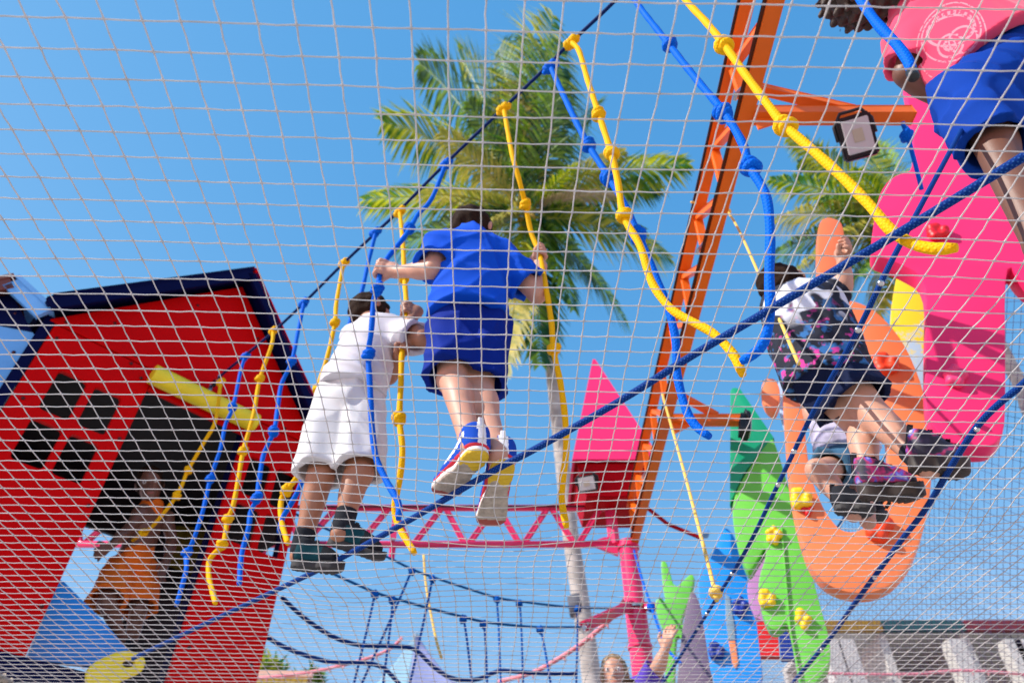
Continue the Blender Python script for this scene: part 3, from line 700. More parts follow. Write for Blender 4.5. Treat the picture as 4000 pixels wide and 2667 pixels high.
# rope bridge
M_TROPE = rope_mat('teal_blue_rope', (0.001, 0.085, 0.27), (0.01, 0.15, 0.38))
rb = thing('rope_bridge', 'navy rope bridge sagging from the red house to the pink pole', 'rope bridge', (-.5, 4.5, 1.2))
def lp(px, y0, y1):
    u0, u1 = px[0][0], px[-1][0]; return [at_y(u, v, y0 + (y1 - y0) * (u - u0) / (u1 - u0)) for u, v in px]
h1 = lp([(1120, 1990), (1270, 2062), (1500, 2168), (1610, 2222), (1690, 2252), (1810, 2292), (1940, 2332), (2030, 2347), (2150, 2362), (2255, 2371), (2420, 2374)], 4.3, 5.2)
h2 = lp([(1150, 2170), (1350, 2262), (1465, 2312), (1535, 2334), (1680, 2375), (1810, 2408), (1890, 2427), (2000, 2440), (2110, 2448), (2285, 2448)], 3.95, 4.66)
f1 = lp([(1100, 2330), (1180, 2405), (1290, 2480), (1380, 2513), (1440, 2520), (1540, 2522), (1620, 2535), (1690, 2600), (1760, 2645), (1840, 2655), (1900, 2640), (1950, 2618), (2060, 2625), (2250, 2632)], 4.25, 5.0)
f2 = lp([(1030, 2478), (1100, 2520), (1200, 2560), (1300, 2585), (1420, 2588), (1500, 2606), (1560, 2670), (1640, 2720), (1900, 2790), (2300, 2800)], 3.9, 4.6)
for nm, l, r in (('handrail_rope', h1, .0085), ('handrail_rope', h2, .0085), ('deck_rope', f1, .013), ('deck_rope', f2, .012)):
    tube(nm, spline(l, .05), r, rb, M_NROPE if nm[0] == 'd' else M_TROPE, 8)
M_BR2 = rope_mat('bridge_rope', (0.001, 0.10, 0.46), (0.003, 0.16, 0.60))
for line, (u, v), (u2, v2) in ((h1, (1610, 2222), (1390, 2720)), (h1, (1690, 2252), (1590, 2720)), (h1, (1940, 2332), (1958, 2720)), (h1, (2030, 2347), (2045, 2720)), (h1, (2255, 2371), (2250, 2720)),
                               (h2, (1465, 2312), (1370, 2720)), (h2, (1535, 2334), (1490, 2720)), (h2, (1810, 2408), (1850, 2720)), (h2, (1890, 2427), (1905, 2720)), (h2, (2110, 2448), (2160, 2720))):
    sl_ = spline(line, .02)
    def scr(p):
        Z = p.y * cp + p.z * sp; return 2000 + FPX * p.x / Z
    p = min(sl_, key=lambda q: abs(scr(q) - u)); q = at_y(u2, v2, p.y)
    tube('hanger_rope', spline([p, p * .7 + q * .3 + V((.004, 0, 0)), q], .05), .0085 if (u in (1610, 1690)) else .007, rb, M_BR2, 8)
    add_knot(p - V((0, 0, .015)), V((0, 0, 1)), .0125, M_BR2, rb, 'knot')
# ------------------------------------------------------------------ climbing letters
def blob_hold(n, seed):
    r = random.Random(seed); b = Body()
    for i in range(n):
        a = i / n * 6.28; b.ell(V((.020 * math.cos(a) + r.uniform(-.006, .006), -.012, .020 * math.sin(a) * 1.2 + r.uniform(-.006, .006))), (V((1, 0, 0)), V((0, 1, 0)), V((0, 0, 1))), (r.uniform(.013, .02), .020, r.uniform(.013, .02)), .008)
    b.ell(V((0, -.004, 0)), (V((1, 0, 0)), V((0, 1, 0)), V((0, 0, 1))), (.026, .016, .03), .01); b.ell(V((0, -.034, 0)), (V((1, 0, 0)), V((0, 1, 0)), V((0, 0, 1))), (.007, .012, .007), 0, 'sub')
    o = b.build('hold', .004, None, M_YPLAS); me = o.data; bpy.data.objects.remove(o); return me
HOLDS = [blob_hold(n, n) for n in (5, 6, 4)]
def hold(p, n, parent, m, sc=1.0, k=0):
    o = bpy.data.objects.new('hold', HOLDS[k % 3]); C.objects.link(o); o.parent = parent
    o.location = V(p) - parent.location; o.rotation_euler = (Matrix.Identity(3), )[0].to_euler() if False else V(n).to_track_quat('-Y', 'Z').to_euler(); o.scale = (sc,) * 3
    o.material_slots[0].link = 'OBJECT'; o.material_slots[0].material = m; return o
def letter(label, ref, Y, n, th, name='climbing_letter', group='climbing wall letters'):
    p = at_y(ref[0], ref[1], Y); n = V(n).normalized()
    t = thing(name, label, 'climbing letter', tuple(p), group)
    return t, p, n, lambda P: [at_plane(u, v, p, n) for u, v in P], -n * th
t, p, n, F, bk = letter('big pink letter board with a rounded foot, pink hold and rope shadow', (3780, 1400), 2.15, (-.30, -.95, 0), .11)
P = chaikin([(3500, 120), (3590, 655), (3480, 690), (3430, 760), (3400, 960), (3405, 992), (3500, 1020), (3620, 1085), (3616, 1330), (3615, 1560), (3640, 1665), (3700, 1722), (3790, 1748), (3880, 1742), (3925, 1690), (3930, 1500), (3925, 1010), (4000, 1110), (4120, 1180), (4180, 1000), (4120, 820), (3990, 640), (3880, 420), (3800, 120)], 2)
slab('board', F(P), bk, t, M_PINK, .010)
hold(F([(3728, 1478)])[0], n, t, M_PINKH, 1.25, 0); hold(F([(3660, 918)])[0], n, t, M_REDH, 1.35, 1)
bar('bolt', F([(3820, 1660)])[0], F([(3820, 1660)])[0] + n * .02, .014, .014, t, M_STEEL)
t, p, n, F, bk = letter('orange letter U board behind the dark-shirted child', (3300, 1900), 2.75, (-.28, -.96, 0), .10)
P = chaikin([(3052, 1440), (3066, 1700), (3082, 1900), (3112, 2060), (3155, 2195), (3215, 2275), (3300, 2312), (3400, 2318), (3485, 2285), (3560, 2200), (3610, 2070), (3640, 1900), (3640, 1700), (3605, 1500), (3530, 1330), (3430, 1215), (3330, 1168), (3250, 1185), (3245, 1240), (3320, 1300), (3400, 1470), (3456, 1650), (3472, 1790), (3455, 1930), (3405, 2040), (3340, 2078), (3280, 2068), (3220, 1990), (3172, 1875), (3150, 1750), (3142, 1600), (3146, 1440)], 2)
slab('board', F(P), bk, t, M_ORANGEP, .012)
hold(F([(3128, 1955)])[0], n, t, M_YPLAS, 1.35, 1); hold(F([(3152, 1990)])[0], n, t, M_REDH, .8, 2); hold(F([(3425, 2062)])[0], n, t, M_CLAY, 1.7, 0); hold(F([(3455, 1432)])[0], n, t, M_CLAY, 1.7, 1)
t, p, n, F, bk = letter('salmon upright board gripped above the dark-shirted child', (3240, 950), 2.6, (-.15, -.98, 0), .09)
slab('board', F(chaikin([(3195, 900), (3205, 858), (3240, 845), (3300, 870), (3300, 1070), (3250, 1120), (3195, 1085)], 2)), bk, t, M_ORANGEP, .010)
t, p, n, F, bk = letter('salmon rounded knob board at the upper tip of the orange letter', (3010, 1540), 2.95, (-.28, -.96, 0), .07)
slab('board', F(chaikin([(2975, 1500), (2990, 1475), (3030, 1478), (3048, 1520), (3044, 1580), (3025, 1614), (2990, 1590), (2972, 1545)], 2)), bk, t, M_SALMON, .008)
t, p, n, F, bk = letter('pale blue board between the salmon knob and the orange letter', (3070, 1600), 3.1, (-.28, -.96, 0), .05)
slab('board', F(chaikin([(3030, 1480), (3090, 1480), (3100, 1620), (3090, 1720), (3050, 1640)], 1)), bk, t, mat('pale_blue', (.45, .62, .85), .4), .006)
t, p, n, F, bk = letter('light green letter board with yellow holds and a teal tip', (3050, 2000), 3.6, (-.30, -.95, 0), .12)
P = [(3012, 1705), (3030, 1735), (3075, 1880), (3130, 2080), (3195, 2330), (3245, 2510), (3243, 2590), (3200, 2650), (3130, 2720), (3112, 2600), (3088, 2470), (3072, 2425), (3040, 2458), (3005, 2455), (2975, 2390), (2960, 2300), (2968, 2240), (2990, 2180), (2992, 2130), (2960, 2180), (2925, 2240), (2900, 2190), (2876, 2120), (2858, 2000), (2870, 1930), (2910, 1850)]
slab('board', F(chaikin(P, 2)), bk, t, M_GREENP, .008)
slab('tip_board', [q - n * .012 for q in F([(2852, 1520), (2862, 1508), (2890, 1512), (3024, 1705), (3000, 1722), (2905, 1846), (2850, 1965)])], bk, t, M_TEALP, .008)
slab('rib', [q + n * .016 for q in F([(3050, 2060), (3056, 2060), (3090, 2460), (3130, 2660), (3122, 2660), (3082, 2460)])], -n * .014, t, M_GREENP, .003)
for u, v, k in ((3022, 2095, 0), (2995, 2342, 1), (3138, 2418, 2)): hold(F([(u, v)])[0], n, t, M_YPLAS, 1.3, k)
t, p, n, F, bk = letter('lilac and red letter board seen through the notch of the green one', (2960, 2300), 4.1, (-.3, -.95, 0), .06)
slab('upper_board', F(chaikin([(2985, 2080), (3060, 2160), (3080, 2420), (2960, 2430), (2915, 2330), (2930, 2200)], 1)), bk, t, M_LILACP, .006)
slab('lower_board', F([(2955, 2428), (3035, 2428), (3045, 2560), (2970, 2560)]), bk, t, M_REDH, .006)
slab('foot_board', F([(3040, 2428), (3085, 2428), (3110, 2570), (3050, 2570)]), bk, t, M_NAVYH, .006)
t, p, n, F, bk = letter('bright blue letter board with two navy holds', (2830, 2400), 4.5, (-.30, -.95, 0), .10)
P = [(2795, 2130), (2812, 2068), (2840, 2058), (2868, 2090), (2900, 2190), (2935, 2310), (2962, 2450), (2985, 2720), (2790, 2720), (2745, 2420), (2722, 2280), (2738, 2205), (2775, 2180)]
slab('board', F(chaikin(P, 2)), bk, t, M_SKYP, .010)
hold(F([(2892, 2372)])[0], n, t, M_NAVYH, 1.5, 0); hold(F([(2798, 2545)])[0], n, t, M_NAVYH, 1.4, 1)
slab('slot_panel', [q + n * .008 for q in F([(2832, 2320), (2850, 2330), (2870, 2450), (2872, 2500), (2845, 2500), (2835, 2420)])], -n * .006, t, mat('grey_slot', (.20, .34, .46), .5), .002)
slab('slot_panel', [q + n * .008 for q in F([(2846, 2503), (2872, 2503), (2884, 2590), (2872, 2612), (2860, 2590)])], -n * .006, t, M_SALMON, .002)
t, p, n, F, bk = letter('mauve grey board between the green leaf and the blue letter', (2700, 2480), 4.75, (-.3, -.95, 0), .06)
slab('board', F(chaikin([(2690, 2320), (2712, 2308), (2735, 2360), (2760, 2480), (2790, 2720), (2640, 2720), (2660, 2480)], 1)), bk, t, M_GREYP, .006)
t, p, n, F, bk = letter('green leaf-shaped board with pointed arms beside the pink pole', (2630, 2420), 4.9, (-.35, -.94, 0), .06, 'leaf_board')
P = [(2580, 2195), (2592, 2186), (2604, 2196), (2634, 2300), (2688, 2246), (2704, 2240), (2712, 2256), (2694, 2330), (2655, 2430), (2682, 2445), (2708, 2500), (2725, 2640), (2712, 2645), (2690, 2560), (2655, 2480), (2636, 2490), (2632, 2720), (2596, 2720), (2600, 2490), (2562, 2390), (2558, 2345), (2580, 2330), (2600, 2352), (2588, 2290)]
slab('board', F(chaikin(P, 1)), bk, t, M_GREENP, .006)
m, nt, b = nodes_of('speckled_yellow'); N = nt.nodes; L = nt.links
tc = N.new('ShaderNodeTexCoord'); no = N.new('ShaderNodeTexNoise'); no.inputs['Scale'].default_value = 16; no.inputs['Detail'].default_value = 6; no.inputs['Roughness'].default_value = .7
sx = N.new('ShaderNodeSeparateXYZ'); L.new(tc.outputs['Object'], no.inputs['Vector']); L.new(tc.outputs['Generated'], sx.inputs[0])
ad = N.new('ShaderNodeMath'); ad.operation = 'MULTIPLY_ADD'; ad.inputs[1].default_value = .85; L.new(sx.outputs['Z'], ad.inputs[0]); L.new(no.outputs['Fac'], ad.inputs[2])
cr = N.new('ShaderNodeValToRGB'); cr.color_ramp.elements[0].position = .86; cr.color_ramp.elements[1].position = .98; cr.color_ramp.elements[0].color = (.42, .55, .66, 1); cr.color_ramp.elements[1].color = (.85, .62, .01, 1)
L.new(ad.outputs[0], cr.inputs[0]); L.new(cr.outputs[0], b.inputs['Base Color']); M_SPECK = m
t, p, n, F, bk = letter('yellow board worn to pale blue-grey behind the pink letter', (3560, 1250), 3.1, (-.28, -.96, 0), .08)
slab('board', F(chaikin([(3505, 1060), (3530, 1030), (3600, 1045), (3640, 1090), (3640, 1750), (3560, 1600), (3480, 1350), (3480, 1200)], 2)), bk, t, M_SPECK, .008)
# ------------------------------------------------------------------ palms
M_TRUNK = mat('palm_trunk', (0.40, 0.355, 0.32), 0.9, 0.3, 5, 0.8, 40, dirt=.6)
M_TRUNKT = mat('palm_fibre', (0.16, 0.10, 0.05), 0.9, 0.3, 14, 0.6, 60)
def leaf_mat(name, c0, c1, tr):
    m, nt, b = nodes_of(name); N = nt.nodes; L = nt.links
    g = N.new('ShaderNodeNewGeometry'); tc = N.new('ShaderNodeTexCoord'); no = N.new('ShaderNodeTexNoise'); no.inputs['Scale'].default_value = 1.6
    L.new(tc.outputs['Object'], no.inputs[0])
    ad = N.new('ShaderNodeMath'); ad.operation = 'MULTIPLY_ADD'; ad.inputs[1].default_value = .55; L.new(g.outputs['Random Per Island'], ad.inputs[0]); L.new(no.outputs['Fac'], ad.inputs[2])
    cr = N.new('ShaderNodeValToRGB'); cr.color_ramp.elements[0].position = .55; cr.color_ramp.elements[1].position = 1.0; cr.color_ramp.elements[0].color = (*c0, 1); cr.color_ramp.elements[1].color = (*c1, 1)
    L.new(ad.outputs[0], cr.inputs[0]); L.new(cr.outputs[0], b.inputs['Base Color']); b.inputs['Roughness'].default_value = .42
    t = N.new('ShaderNodeBsdfTranslucent'); L.new(cr.outputs[0], t.inputs[0]); ms = N.new('ShaderNodeMixShader'); ms.inputs[0].default_value = tr
    L.new(b.outputs[0], ms.inputs[1]); L.new(t.outputs[0], ms.inputs[2]); L.new(ms.outputs[0], N['Material Output'].inputs[0]); return m
M_LEAF = leaf_mat('palm_leaf', (0.045, 0.17, 0.004), (0.62, 0.60, 0.015), .45)
M_LEAFD = leaf_mat('palm_leaf_dark', (0.012, 0.08, 0.012), (0.22, 0.38, 0.015), .36)
M_LEAFY = leaf_mat('palm_leaf_yellow', (0.25, 0.26, 0.03), (0.62, 0.50, 0.08), .4)
M_LEAFT = leaf_mat('palm_leaf_tan', (0.42, 0.30, 0.16), (0.68, 0.50, 0.32), .3)
def frond(c, tip, rise, parent, m, seed, width=.62, nl=58):
    """arched midrib from crown c to the tip with drooping leaflets both sides"""
    r = random.Random(seed); c, tip = V(c), V(tip); d = tip - c; L_ = d.length
    ctrl = c + d * .5 + V((0, 0, rise * L_))
    def at(t): return c * (1 - t) ** 2 + ctrl * 2 * t * (1 - t) + tip * t * t
    vs, fs = [], []
    mid = [at(i / 14) for i in range(15)]; a, b = tube_data(mid, [.035 * (1 - i / 15) + .006 for i in range(15)], 5); vs += a; fs += b
    ph = r.uniform(0, 6.28)
    for i in range(nl):
        t = .10 + .90 * (i + .5) / nl; p = at(t); tg = (at(min(1, t + .01)) - at(t - .01)).normalized()
        side = tg.cross(V((0, 0, 1))); side = side.normalized() if side.length > .05 else V((math.cos(ph), math.sin(ph), 0))
        up = side.cross(tg)
        ll = L_ * width * .5 * (math.sin(math.pi * min(1, .12 + t * .86)) ** .6) * r.uniform(.82, 1.1)
        for s in (-1, 1):
            o = (side * s * (.80 + r.uniform(-.1, .1)) + tg * (.45 + .5 * t + r.uniform(-.08, .08)) + up * r.uniform(.0, .22)).normalized()
            w = .025 * (L_ / 3.5) * r.uniform(.8, 1.3); q1 = p + o * ll * .5 + V((0, 0, -.10 * ll)); q2 = p + o * ll + V((0, 0, -r.uniform(.45, .85) * ll))
            wd = o.cross(up).normalized() * w; k = len(vs)
            vs += [p - wd * .5, p + wd * .5, q1 + wd, q1 - wd, q2]
            fs += [(k, k + 1, k + 2, k + 3), (k + 3, k + 2, k + 4)]
    return mesh('frond', vs, fs, parent, m, False)
def palm(label, trunk_px, Y0, crown, fronds, group):
    base = V((0, 0, 0))
    pts = [V(q) for q in trunk_px]; top = pts[-1]
    t = thing('palm_tree', label, 'palm tree', tuple(pts[0]), group)
    S = spline(pts, .12); n = len(S)
    rad = [.165 - .04 * i / n + .006 * (i % 2) for i in range(n)]; rad[0] = .24
    vs, fs = tube_data(S, rad, 14); mesh('trunk', vs, fs, t, M_TRUNK)
    vs, fs = tube_data(spline([S[-8], S[-1], crown], .1), .17, 10); vs = [v + V((random.uniform(-.02, .02),) * 3) for v in vs]; mesh('crown_shaft', vs, fs, t, M_TRUNKT)
    for i, (tip, rise, m, w) in enumerate(fronds): frond(crown + V((random.uniform(-.1, .1), random.uniform(-.1, .1), random.uniform(-.2, .2))), tip, rise, t, m, i + int(crown.x * 100), w)
    if S[0].x < 3:
        q = [at_y(2262, 2402, 12), at_y(2250, 2330, 12)]; vs, fs = tube_data(q, .158, 16); mesh('trunk_band', vs, fs, t, mat('dark_band', (.09, .09, .11), .8))
    for k in range(5):
        a = k * 1.25; bm = bmesh.new(); bmesh.ops.create_uvsphere(bm, u_segments=10, v_segments=8, radius=.12)
        bmesh.ops.scale(bm, vec=(1, 1, 1.25), verts=bm.verts); bmesh.ops.translate(bm, vec=crown + V((.26 * math.cos(a), .26 * math.sin(a), -.35)), verts=bm.verts)
        from_bm('coconut', bm, t, mat('coconut_husk', (.45, .30, .05), .6), True)
    return t
cr1 = at_y(2065, 850, 12.3)
tp_ = [V((1.42, 12.0, GZ))] + [at_y(u, v, 12.0 + .0 * i) for i, (u, v) in enumerate(((2312, 2667), (2268, 2350), (2225, 2060), (2190, 1750), (2150, 1400), (2120, 1150), (2095, 980)))]
def T(u, v, y): return at_y(u, v, y)
FRN = [(T(2160, 60, 11.2), .10, M_LEAF, .62), (T(2080, 130, 12.6), .12, M_LEAFD, .6), (T(1950, 190, 11.6), .16, M_LEAFD, .6), (T(1800, 230, 12.4), .16, M_LEAF, .6), (T(1640, 250, 12.0), .2, M_LEAFD, .6),
       (T(1500, 480, 12.6), .22, M_LEAF, .6), (T(1420, 780, 11.6), .22, M_LEAF, .55), (T(1620, 760, 10.8), .2, M_LEAFY, .5), (T(1530, 980, 11.2), .22, M_LEAFD, .5),
       (T(2190, 180, 11.0), .05, M_LEAFD, .7), (T(2200, 330, 10.6), .06, M_LEAFD, .7), (T(1990, 330, 10.9), .12, M_LEAFY, .6), (T(1830, 400, 10.6), .14, M_LEAFD, .62), (T(1720, 520, 11.0), .18, M_LEAFY, .6),
       (T(2440, 590, 11.0), .18, M_LEAFY, .5), (T(2690, 640, 11.6), .24, M_LEAF, .5), (T(2580, 740, 12.6), .24, M_LEAFD, .5), (T(2400, 760, 10.8), .22, M_LEAFT, .45), (T(2620, 1010, 11.6), .26, M_LEAF, .5), (T(2450, 1260, 11.8), .26, M_LEAFD, .42),
       (T(2240, 1210, 11.2), .22, M_LEAFD, .36), (T(2110, 1420, 11.4), .10, M_LEAFD, .34), (T(1960, 1470, 11.0), .06, M_LEAFY, .30), (T(1990, 1100, 10.8), .12, M_LEAF, .4), (T(1820, 940, 10.7), .22, M_LEAFY, .5), (T(1690, 1040, 12.8), .2, M_LEAF, .5), (T(2330, 420, 13.4), .1, M_LEAFD, .5),
       (T(2260, 640, 10.6), .12, M_LEAF, .55), (T(2520, 900, 11.2), .25, M_LEAFD, .5), (T(2350, 1120, 12.4), .22, M_LEAFD, .45), (T(2200, 1330, 12.2), .14, M_LEAFD, .4)]
palm('tall coconut palm with pale trunk rising behind the blue-shirted boy', tp_, 12, cr1, FRN, 'coconut palms')
cr2 = at_y(3560, 890, 11.5)
tp2 = [at_y(4330, 2300, 11.5)] + [at_y(u, v, 11.5) for u, v in ((4150, 1800), (3985, 1500), (3850, 1250), (3690, 1030))]
tp2[0] = V((tp2[1].x + .9, 11.5, GZ))
FR2 = [(T(3080, 540, 11), .12, M_LEAF, .5), (T(3330, 480, 11.5), .1, M_LEAF, .5), (T(3120, 640, 12), .2, M_LEAFD, .5), (T(3010, 700, 11), .2, M_LEAF, .5), (T(3020, 860, 10.6), .22, M_LEAFY, .5), (T(2990, 1010, 11), .22, M_LEAFD, .5), (T(3080, 1080, 10.5), .2, M_LEAFY, .5),
       (T(3230, 1150, 11), .2, M_LEAF, .5), (T(3420, 560, 12), .1, M_LEAFD, .5), (T(3600, 700, 12), .2, M_LEAF, .5), (T(3700, 900, 11), .2, M_LEAFD, .5), (T(3420, 1240, 10.8), .12, M_LEAFY, .5), (T(3560, 1180, 11), .2, M_LEAF, .5), (T(3200, 780, 10.4), .2, M_LEAFD, .6), (T(3330, 660, 10.4), .15, M_LEAF, .6), (T(3350, 1080, 10.2), .1, M_LEAFD, .6)]
palm('second coconut palm half hidden by the pink letter', tp2, 11.5, cr2, FR2, 'coconut palms')

# ------------------------------------------------------------------ far things at the bottom edge
shop = thing('shop_building', 'low row of open shops with ochre, teal and dark red fascia boards', 'building', (8, 14, GZ))
Ys = 13.0; zr = at_y(3600, 2425, Ys).z; zf = at_y(3600, 2466, Ys).z
cols = [(3190, 3440, mat('ochre_fascia', (.30, .17, .01), .5)), (3442, 3760, mat('teal_fascia', (.008, .07, .08), .5)), (3762, 4300, mat('maroon_fascia', (.16, .012, .02), .5))]
for u0, u1, m in cols:
    x0, x1 = at_y(u0, 2440, Ys).x, at_y(u1, 2440, Ys).x
    box('fascia_board', ((x0 + x1) / 2, Ys, (zr + zf) / 2), (x1 - x0 - .02, .12, zr - zf), shop, m, .01)
    box('shop_wall', ((x0 + x1) / 2, Ys + 2.2, (zf + GZ) / 2), (x1 - x0, .2, zf - GZ), shop, mat('shop_interior', (.52, .49, .46), .8), 0)
    box('side_wall', (x1, Ys + 1.1, (zf + GZ) / 2), (.15, 2.0, zf - GZ), shop, mat('shop_plaster', (.55, .52, .48), .8), 0)
    box('roof_slab', ((x0 + x1) / 2, Ys + 1.2, zf + .06), (x1 - x0, 2.2, .10), shop, mat('shop_plaster', (.55, .52, .48), .8), 0)
for u in (3245, 3300, 3730, 3950, 3985):
    x = at_y(u, 2550, Ys).x; box('column', (x, Ys - .05, (zf + GZ) / 2 - .1), (.30, .30, zf - GZ - .2), shop, mat('white_column', (.55, .53, .50), .6), .01)
awn = thing('awning', 'yellow slatted awning below the shrub at the lower left', 'awning', (-4.5, 13, 4))
aw0, aw1 = at_y(985, 2635, 12.5), at_y(1210, 2625, 12.5)
for k in range(10):
    x = aw0.x + (aw1.x - aw0.x) * (k + .5) / 10; box('slat', (x, 12.5, aw0.z - .35), (.085, .05, .62), awn, mat('yellow_slat', (.72, .50, .04), .5), .008)
box('rail', ((aw0.x + aw1.x) / 2, 12.46, aw0.z), (1.1, .08, .10), awn, mat('peach_rail', (.8, .45, .32), .5), .01)
for x in (aw0.x, aw1.x): bar('post', (x, 12.52, GZ), (x, 12.52, aw0.z), .08, .08, awn, M_WOOD)
def shrub(label, c, rad, n, m):
    t = thing('tree', label, 'tree', (c[0], c[1], GZ)); r = random.Random(int(c[0] * 10)); vs, fs = [], []
    for i in range(n):
        d = V((r.gauss(0, 1), r.gauss(0, 1), r.gauss(0, 1))).normalized() * r.uniform(.3, 1); p = V(c) + V((d.x * rad[0], d.y * rad[1], d.z * rad[2]))
        a = V((r.gauss(0, 1), r.gauss(0, 1), r.gauss(0, .6) + .6)).normalized() * r.uniform(.12, .3); b = a.orthogonal().normalized() * .05; k = len(vs)
        vs += [p - b, p + b, p + a]; fs.append((k, k + 1, k + 2))
    mesh('crown', vs, fs, t, m, False); vs, fs = tube_data([(c[0], c[1], GZ), (c[0] + .1, c[1], c[2] * .5), c], [.16, .12, .06], 8); mesh('trunk', vs, fs, t, M_TRUNKT)
c = at_y(1045, 2615, 16); shrub('pale green feathery tree above the yellow awning', c, (.42, .5, .22), 420, M_LEAF)
c = at_y(1215, 2660, 14); shrub('grey green tree right of the yellow awning', c, (.22, .3, .16), 260, M_LEAFD)
M_SAIL1 = mat('teal_sail', (.42, .66, .78), .8, .1, 1, trans=.5); M_SAIL2 = mat('lilac_sail', (.52, .56, .82), .8, .1, 1, trans=.5)
sail = thing('shade_tent', 'pale teal and lilac peaked shade tent behind the rope bridge', 'tent', (-1.4, 9.5, GZ))
apx = at_y(1625, 2475, 9.6); q = [at_y(1225, 2720, 8.6), at_y(1560, 2760, 8.0), at_y(2060, 2700, 8.6), at_y(1800, 2720, 11)]
def drape(a, b, c_, m):
    vs, fs = [], []; n = 8
    for i in range(n + 1):
        for j in range(n + 1):
            t = i / n; e = b.lerp(c_, j / n); p = a.lerp(e, t); p = p - V((0, 0, .35 * math.sin(math.pi * t) + .1 * t * math.sin(math.pi * j / n))); vs.append(p)
    for i in range(n):
        for j in range(n): k = i * (n + 1) + j; fs.append((k, k + 1, k + n + 2, k + n + 1))
    o = mesh('sail_panel', vs, fs, sail, m); md = o.modifiers.new('cloth', 'SOLIDIFY'); md.thickness = .006
drape(apx, q[0], q[1], M_SAIL1); drape(apx, q[1], q[2], M_SAIL2); drape(apx, q[2], q[3], M_SAIL2); drape(apx, q[3], q[0], M_SAIL1)
bar('mast', (apx.x, apx.y, GZ), tuple(apx), .06, .06, sail, M_STEEL)
M_GAR = rope_mat('pink_garland', (.78, .20, .26), (.85, .75, .72))
def garland(label, pts): 
    t = thing('garland', label, 'garland', tuple(pts[0]), 'pink and white garlands'); S = spline(pts, .06); tube('cord', S, .018, t, M_GAR, 8)
    S2 = S[::3]; multi_tube('tassel', [([p, p - V((random.uniform(-.02, .02), 0, .05))], [.016, .004]) for p in S2], t, mat('tassel_pink', (.85, .40, .42), .7), 5, 'stuff')
garland('pink and white garland dipping between the palm trunk and the pink pole', [at_y(2458, 2310, 5.3), at_y(2400, 2400, 5.5), at_y(2300, 2490, 5.8), at_y(2200, 2560, 6), at_y(2080, 2625, 6.3), at_y(1950, 2660, 6.6)])
garland('pink and white garland rising past the teal shade tent', [at_y(980, 2650, 8.2), at_y(1200, 2625, 8.0), at_y(1400, 2580, 7.8), at_y(1520, 2535, 7.7), at_y(1570, 2490, 7.6)])
garland('pink and white garland strung in front of the shops', [at_y(3200, 2628, 8.5), at_y(3340, 2632, 8.5), at_y(3550, 2632, 8.5), at_y(3780, 2618, 8.5), at_y(4100, 2640, 8.5)])

# ------------------------------------------------------------------ side net wall
vs, fs = [], []
sn = thing('side_net', 'dark diamond mesh net wall standing right of the letters', 'net', (3.0, 5.5, 0))
x0, ya, yb, za, zb_ = 3.0, 2.2, 10.0, .35, 3.25; stp = .088
lines = []
H = zb_ - za
for sgn in (1, -1):
    o_ = ya - H
    while o_ < yb + H:
        y0_, y1_ = (o_, o_ + H) if sgn == 1 else (o_ + H, o_)
        z0_, z1_ = za, zb_
        # clip to the panel
        a, b = V((x0, y0_, z0_)), V((x0, y1_, z1_))
        ta, tb = 0.0, 1.0
        if abs(b.y - a.y) > 1e-6:
            t1, t2 = (ya - a.y) / (b.y - a.y), (yb - a.y) / (b.y - a.y); ta, tb = max(0, min(t1, t2)), min(1, max(t1, t2))
        if tb > ta:
            n_ = max(2, int((tb - ta) * H / .10)); pp = []
            for i in range(n_ + 1):
                p = a.lerp(b, ta + (tb - ta) * i / n_); p.x += .05 * math.sin(p.y * 1.3) * math.sin((p.z - za) / H * 3.1) ; pp.append(p)
            lines.append((pp, .0016))
        o_ += stp
multi_tube('mesh_cord', lines, sn, M_NETDK, 3, 'stuff')
for z in (za, zb_):
    tube('border_rope', [V((x0, y, z)) for y in np.arange(ya, yb + .1, .4)], .008, sn, M_DKROPE, 8)
for y in (ya, yb): bar('post', (x0 + .08, y, GZ), (x0 + .08, y, zb_ + .05), .06, .06, sn, M_OSTEEL)
# ------------------------------------------------------------------ the safety net overhead
NZ = 0.92; CW, CH = 0.0481, 0.0404
NX0, NX1, NY0, NY1 = -1.86, 2.60, -0.42, 4.1
ni = int((NX1 - NX0) / CW) + 1; nj = int((NY1 - NY0) / CH) + 1
ii, jj = np.meshgrid(np.arange(ni), np.arange(nj), indexing='ij')
X0_ = NX0 + ii * CW; Y0_ = NY0 + jj * CH
ang = math.radians(1.45)
def net_wave(X, Y):
    dx = .006 * np.sin(3.1 * Y + 1.2 * X + .4) + .004 * np.sin(6.3 * Y - 2.2 * X)
    dy = .003 * np.sin(2.3 * X + 1.1) + .0012 * np.sin(5.1 * X + 2.0 * Y)
    dz = .005 * np.sin(2.0 * X + 1.7 * Y) + .002 * np.sin(4.3 * X - 3.1 * Y + 1)
    for p, w, a in ((V((-.05, 1.6, 0)), .24, -.042), (V((-.5, 1.98, 0)), .24, -.036), (V((1.1, 1.6, 0)), .20, -.02), (V((.9, .78, 0)), .12, -.01)):
        g = np.exp(-((X - p.x) ** 2 + (Y - p.y) ** 2) / w ** 2); dz = dz + a * g; dx = dx + .02 * g * np.sin((Y - p.y) * 12)
    return dx, dy, dz
GX = X0_ * math.cos(ang) - Y0_ * math.sin(ang); GY = X0_ * math.sin(ang) + Y0_ * math.cos(ang)
dx, dy, dz = net_wave(GX, GY)
GX = GX + dx + rng.normal(0, .0005, GX.shape); GY = GY + dy + rng.normal(0, .0004, GX.shape); GZ_ = NZ + dz + rng.normal(0, .0003, GX.shape)
